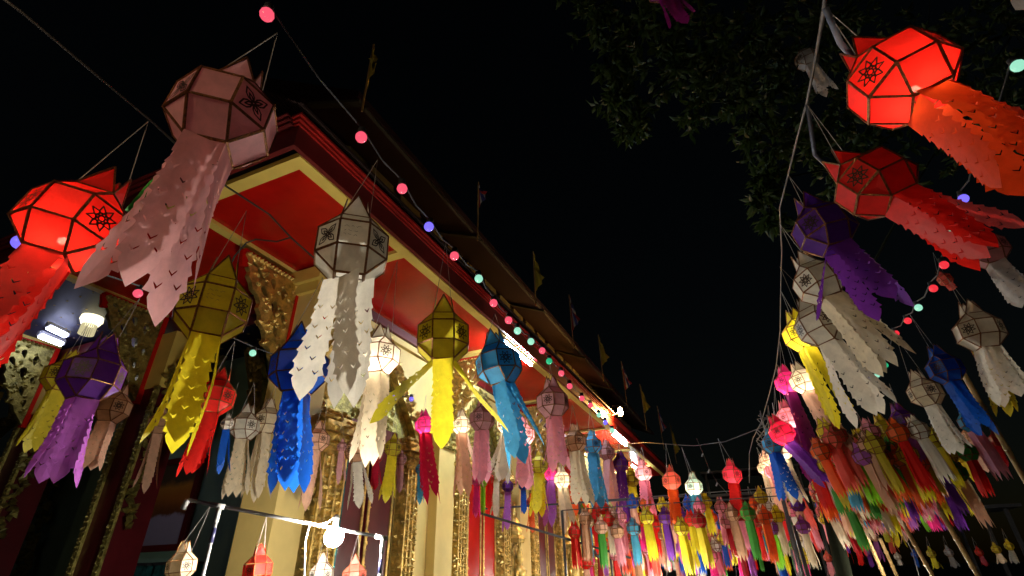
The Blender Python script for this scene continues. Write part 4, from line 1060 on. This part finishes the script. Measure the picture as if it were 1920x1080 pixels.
def led(p, dia, label, cord_to=None, m=None):
    t = empty('led_bulb', p, label, 'light bulb'); p = Vector(p)
    mb = MB(); mb.sphere(p, dia/2, 16, 10); part('globe', mb, m or LEDM, t, True)
    mb = MB(); mb.lathe([(.018,dia*.46),(.02,dia*.5+.05),(.012,dia*.5+.07)], p, 10); part('socket', mb, PVC, t, True)
    c = Vector(cord_to) if cord_to is not None else p+Vector((0,0,.6)); mb = MB(); mb.tube([p+Vector((0,0,dia*.5+.07)), (p+c)/2+Vector((.04,0,.05)), c], .005, 5); part('cord', mb, PVC, t)
bp = at_depth(626,1007,3.12)
led(bp, .115, 'dazzling white bulb hanging from the pipe stand rail', at_depth(582,985,3.17))
wire([at_depth(580,986,3.16),at_depth(573,1010,3.16),at_depth(570,1090,3.16),at_depth(566,1300,3.16)], .006, PVC, 'white flex dropping from the pipe rail', 'cable', 'lamp_flex')
# ================================================================== market frames across the lane, with unseen bulbs added below the tails to light them
for i, (y, z, x0, x1) in enumerate(FRAME_ROWS):
    t = empty('market_gantry', ((x0+x1)/2,y,0), f'thin steel gantry carrying the {ORD[i]} packed row of lanterns over the lane', 'gantry', 'steel gantries across the lane')
    mb = MB(); mb.bar((x0-.15,y,z),(x1+.15,y,z),.014,.014); part('crossbar', mb, STEEL, t)
    for x in (x0-.15, x1+.15):
        mb = MB(); mb.bar((x,y,0),(x,y,z),.035,.035,(1,0,0)); part('upright', mb, STEEL, t)
for i, (x, y, z) in enumerate([(-1.3,8.1,1.30),(-1.9,11.0,1.28),(-.9,13.3,1.25),(-1.6,16.6,1.22),(-1.0,20,1.2),(2.1,10.8,1.25),(-1.7,-1.7,3.2)]):  # all added for light; the last one brightens the near lantern faces
    led((x,y,z), .09 if y > 0 else .064, f'added market bulb below the packed lantern rows, number {i+1} from the pipe stand' if False else f'added white market bulb, unseen, lighting the lanterns from below, {ORD[i]} along the lane' if y > 0 else 'added warm bulb behind the viewpoint, lighting the near lantern faces', (x,y+.1,z+.9), None if y > 0 else WARM)
for o in list(bpy.data.objects):
    if o.name.startswith('led_bulb') and 'market' in o.get('label',''): o['group'] = 'market bulbs'
for a, b, dp, dp2 in (((878,956),(1282,930),9.5,9.0),((900,962),(1182,1046),7.6,8.4)):
    mb = MB(); mb.bar(at_depth(*a,dp), at_depth(*b,dp2), .03, .03); 
    solo('steel_bar', mb, STEEL, 'grey steel bar running level above the gilded figures' if dp > 9 else 'grey steel bar slanting down before the gilded figures', 'bar')
# ================================================================== bamboo poles and steel post
for a, b, d, lb in (((1700,850),(1840,1090),6.2,'thick bamboo pole crossing the maroon lantern'),((1672,945),(1752,1085),7.5,'bamboo pole below the teal lantern'),((1800,690),(1925,905),5.4,'upper bamboo pole beside the dark blue tail'),((1610,970),(1660,1085),8.6,'thin bamboo pole nearest the trunk'),((1650,1010),(1684,1085),9.2,'short looking bamboo pole under the bright bunch')):
    P_, Q_ = at_depth(*a,d), at_depth(*b,d); dd = (Q_-P_); Q_ = P_ + dd*((P_.z)/(-dd.z)) if dd.z < 0 else Q_
    t = empty('bamboo_pole', Q_, lb, 'bamboo pole', 'bamboo poles'); mb = MB(); n_ = 9; pts = []; rad = []
    for k in range(n_+1):
        q = P_.lerp(Q_, k/n_); pts += [q]; rad += [.028+.004*k/n_]
    mb.tube(pts, rad, 8); part('culm', mb, BAMBOO, t, True)
    for k in range(1, n_): 
        q = pts[k]; e = (Q_-P_).normalized(); mb = MB(); mb.tube([q-e*.012, q+e*.012], .036, 8); part('node_ring', mb, BAMBOO, t, True)
P_ = at_depth(1488,985,8.0); mb = MB(); mb.tube([P_, Vector((P_.x+.05,P_.y,0))], .032, 8); solo('steel_post', mb, STEEL, 'grey steel post at the foot of the lit lantern column', 'post', smooth=True)

# ================================================================== tree
BARK = solid('dark_bark', (.012,.014,.008), .95, ns=6, bs=.6, spec=.05)
LEAFM, lnt, lo_ = newmat('glossy_leaf'); pb = lnt.nodes.new('ShaderNodeBsdfPrincipled'); trn = lnt.nodes.new('ShaderNodeBsdfTranslucent'); mxs = lnt.nodes.new('ShaderNodeMixShader')
oi = lnt.nodes.new('ShaderNodeNewGeometry'); rmp = lnt.nodes.new('ShaderNodeValToRGB'); rmp.color_ramp.elements[0].color = (.008,.022,.004,1); rmp.color_ramp.elements[1].color = (.030,.048,.008,1)
lnt.links.new(oi.outputs['Random Per Island'], rmp.inputs[0]); lnt.links.new(rmp.outputs[0], pb.inputs['Base Color']); lnt.links.new(rmp.outputs[0], trn.inputs['Color']); pb.inputs['Roughness'].default_value = .6; pb.inputs['Specular IOR Level'].default_value = .2; mxs.inputs[0].default_value = .3
lnt.links.new(pb.outputs[0], mxs.inputs[1]); lnt.links.new(trn.outputs[0], mxs.inputs[2]); lnt.links.new(mxs.outputs[0], lo_.inputs[0])
base = at_depth(1566,1045,8.6); base.z = 0; tr = empty('tree', base, 'dark leafy tree spreading over the lane behind the lanterns', 'tree')
trunk_top = Vector((1.7,7.8,4.6)); mb = MB(); mb.tube([base, base+Vector((.03,-.1,1.2)), base+Vector((.1,-.3,2.6)), trunk_top], [.16,.13,.11,.08], 10); part('trunk', mb, BARK, tr, True)
CL = [(1110,15,6.0,.45),(1180,60,6,.5),(1150,120,5.9,.35),(1165,190,5.8,.35),(1190,235,5.7,.24),(1260,50,6.2,.6),(1270,130,6.2,.5),(1340,110,6.3,.6),(1330,190,6.2,.45),(1400,60,6.6,.8),(1400,200,6.2,.5),(1455,265,6.0,.42),(1500,130,6.6,.8),(1520,240,6.2,.5),(1560,40,6.7,.8),(1580,300,6.2,.6),(1428,372,5.4,.17),(1448,415,5.4,.16),(1440,340,5.5,.2),(1630,330,6.4,.7),(1880,220,7.2,1.0),(1740,90,7.2,1.),(1650,180,6.8,.8),(1900,60,7.5,1.0)]
def leaf_shape(L, w):
    return [Vector((0,0,0)),Vector((w*.5,L*.35,-.01)),Vector((w*.42,L*.65,-.015)),Vector((0,L,-.05)),Vector((-w*.42,L*.65,-.015)),Vector((-w*.5,L*.35,-.01)),Vector((0,L*.5,.012))]
LF = [(0,1,6),(1,2,6),(2,3,6),(3,4,6),(4,5,6),(5,0,6)]
mb = MB(); mb.add(leaf_shape(.13,.045), LF); LEAF1 = mb.mesh('leaf', [LEAFM], True)
r_ = random.Random(21); crown = MB(); nsep = 0; limbs = MB(); PRV = []; CL = CL[::-1]
for ci, (px,py,d,rad) in enumerate(CL):
    c = at_depth(px,py,d); prev_ = PRV[-1] if (PRV and ci not in (20,)) else trunk_top; prev_ = min(PRV+[trunk_top], key=lambda q: (q-c).length) if ci > 0 else trunk_top
    limbs.tube([prev_, prev_.lerp(c,.5)+Vector((0,0,.12)), c], [.022,.014,.006], 6); PRV.append(c)
    ntw = int(16+70*rad*rad)
    for k in range(ntw):
        v = Vector((r_.gauss(0,1),r_.gauss(0,1),r_.gauss(0,.8))).normalized()*rad*r_.uniform(.25,1.0); tip = c+v
        if k % 3 == 0: limbs.tube([c.lerp(tip,.1), tip], [.006,.003], 4)
        tw_d = (v.normalized()+Vector((0,0,-.4))).normalized()
        for q in range(r_.randint(6,9)):
            a = r_.uniform(0,6.28); o1 = tw_d.orthogonal().normalized(); o2 = tw_d.cross(o1)
            dirv = (tw_d*r_.uniform(.3,1)+ (o1*math.cos(a)+o2*math.sin(a))*.9 + Vector((0,0,-.35))).normalized()
            xv = dirv.orthogonal().normalized(); xv = Matrix.Rotation(r_.uniform(0,6.28),3,dirv) @ xv; zv = xv.cross(dirv)
            s = r_.uniform(.75,1.35); p0 = tip - tw_d*r_.uniform(0,.12)
            M = Matrix(((xv.x*s,dirv.x*s,zv.x*s,p0.x),(xv.y*s,dirv.y*s,zv.y*s,p0.y),(xv.z*s,dirv.z*s,zv.z*s,p0.z),(0,0,0,1)))
            if nsep < 290 and (len(CL)-1-ci) in (2,3,4,11,16,17,18,8,5) and r_.random() < .28:
                nsep += 1; link('leaf', LEAF1, tr, None, Matrix.Translation(-tr.location) @ M)
            else: crown.add([M @ v_ for v_ in leaf_shape(.13,.045)], LF)
o = part('crown', crown, LEAFM, tr, True); o['kind'] = 'stuff'
part('branches', limbs, BARK, tr, True)

# ================================================================== dark market shed at the end of the lane
t = empty('market_shed', (1.5,27.5,0), 'dark open shed roofs closing the far end of the lane', 'shed')
DK = solid('dark_sheet_roof', (.05,.055,.06), .5, .3, bs=.1)
for k, (z, y) in enumerate(((3.3,26),(4.6,28.5),(6.2,32))):
    mb = MB(); mb.box((-2.4,y,z),(9,y+2.4,z+.12)); part('roof', mb, DK, t)
    for x in (-2.2,2.5,8.5): mb = MB(); mb.box((x,y+.2,0),(x+.12,y+.32,z)); part('post', mb, DK, t)
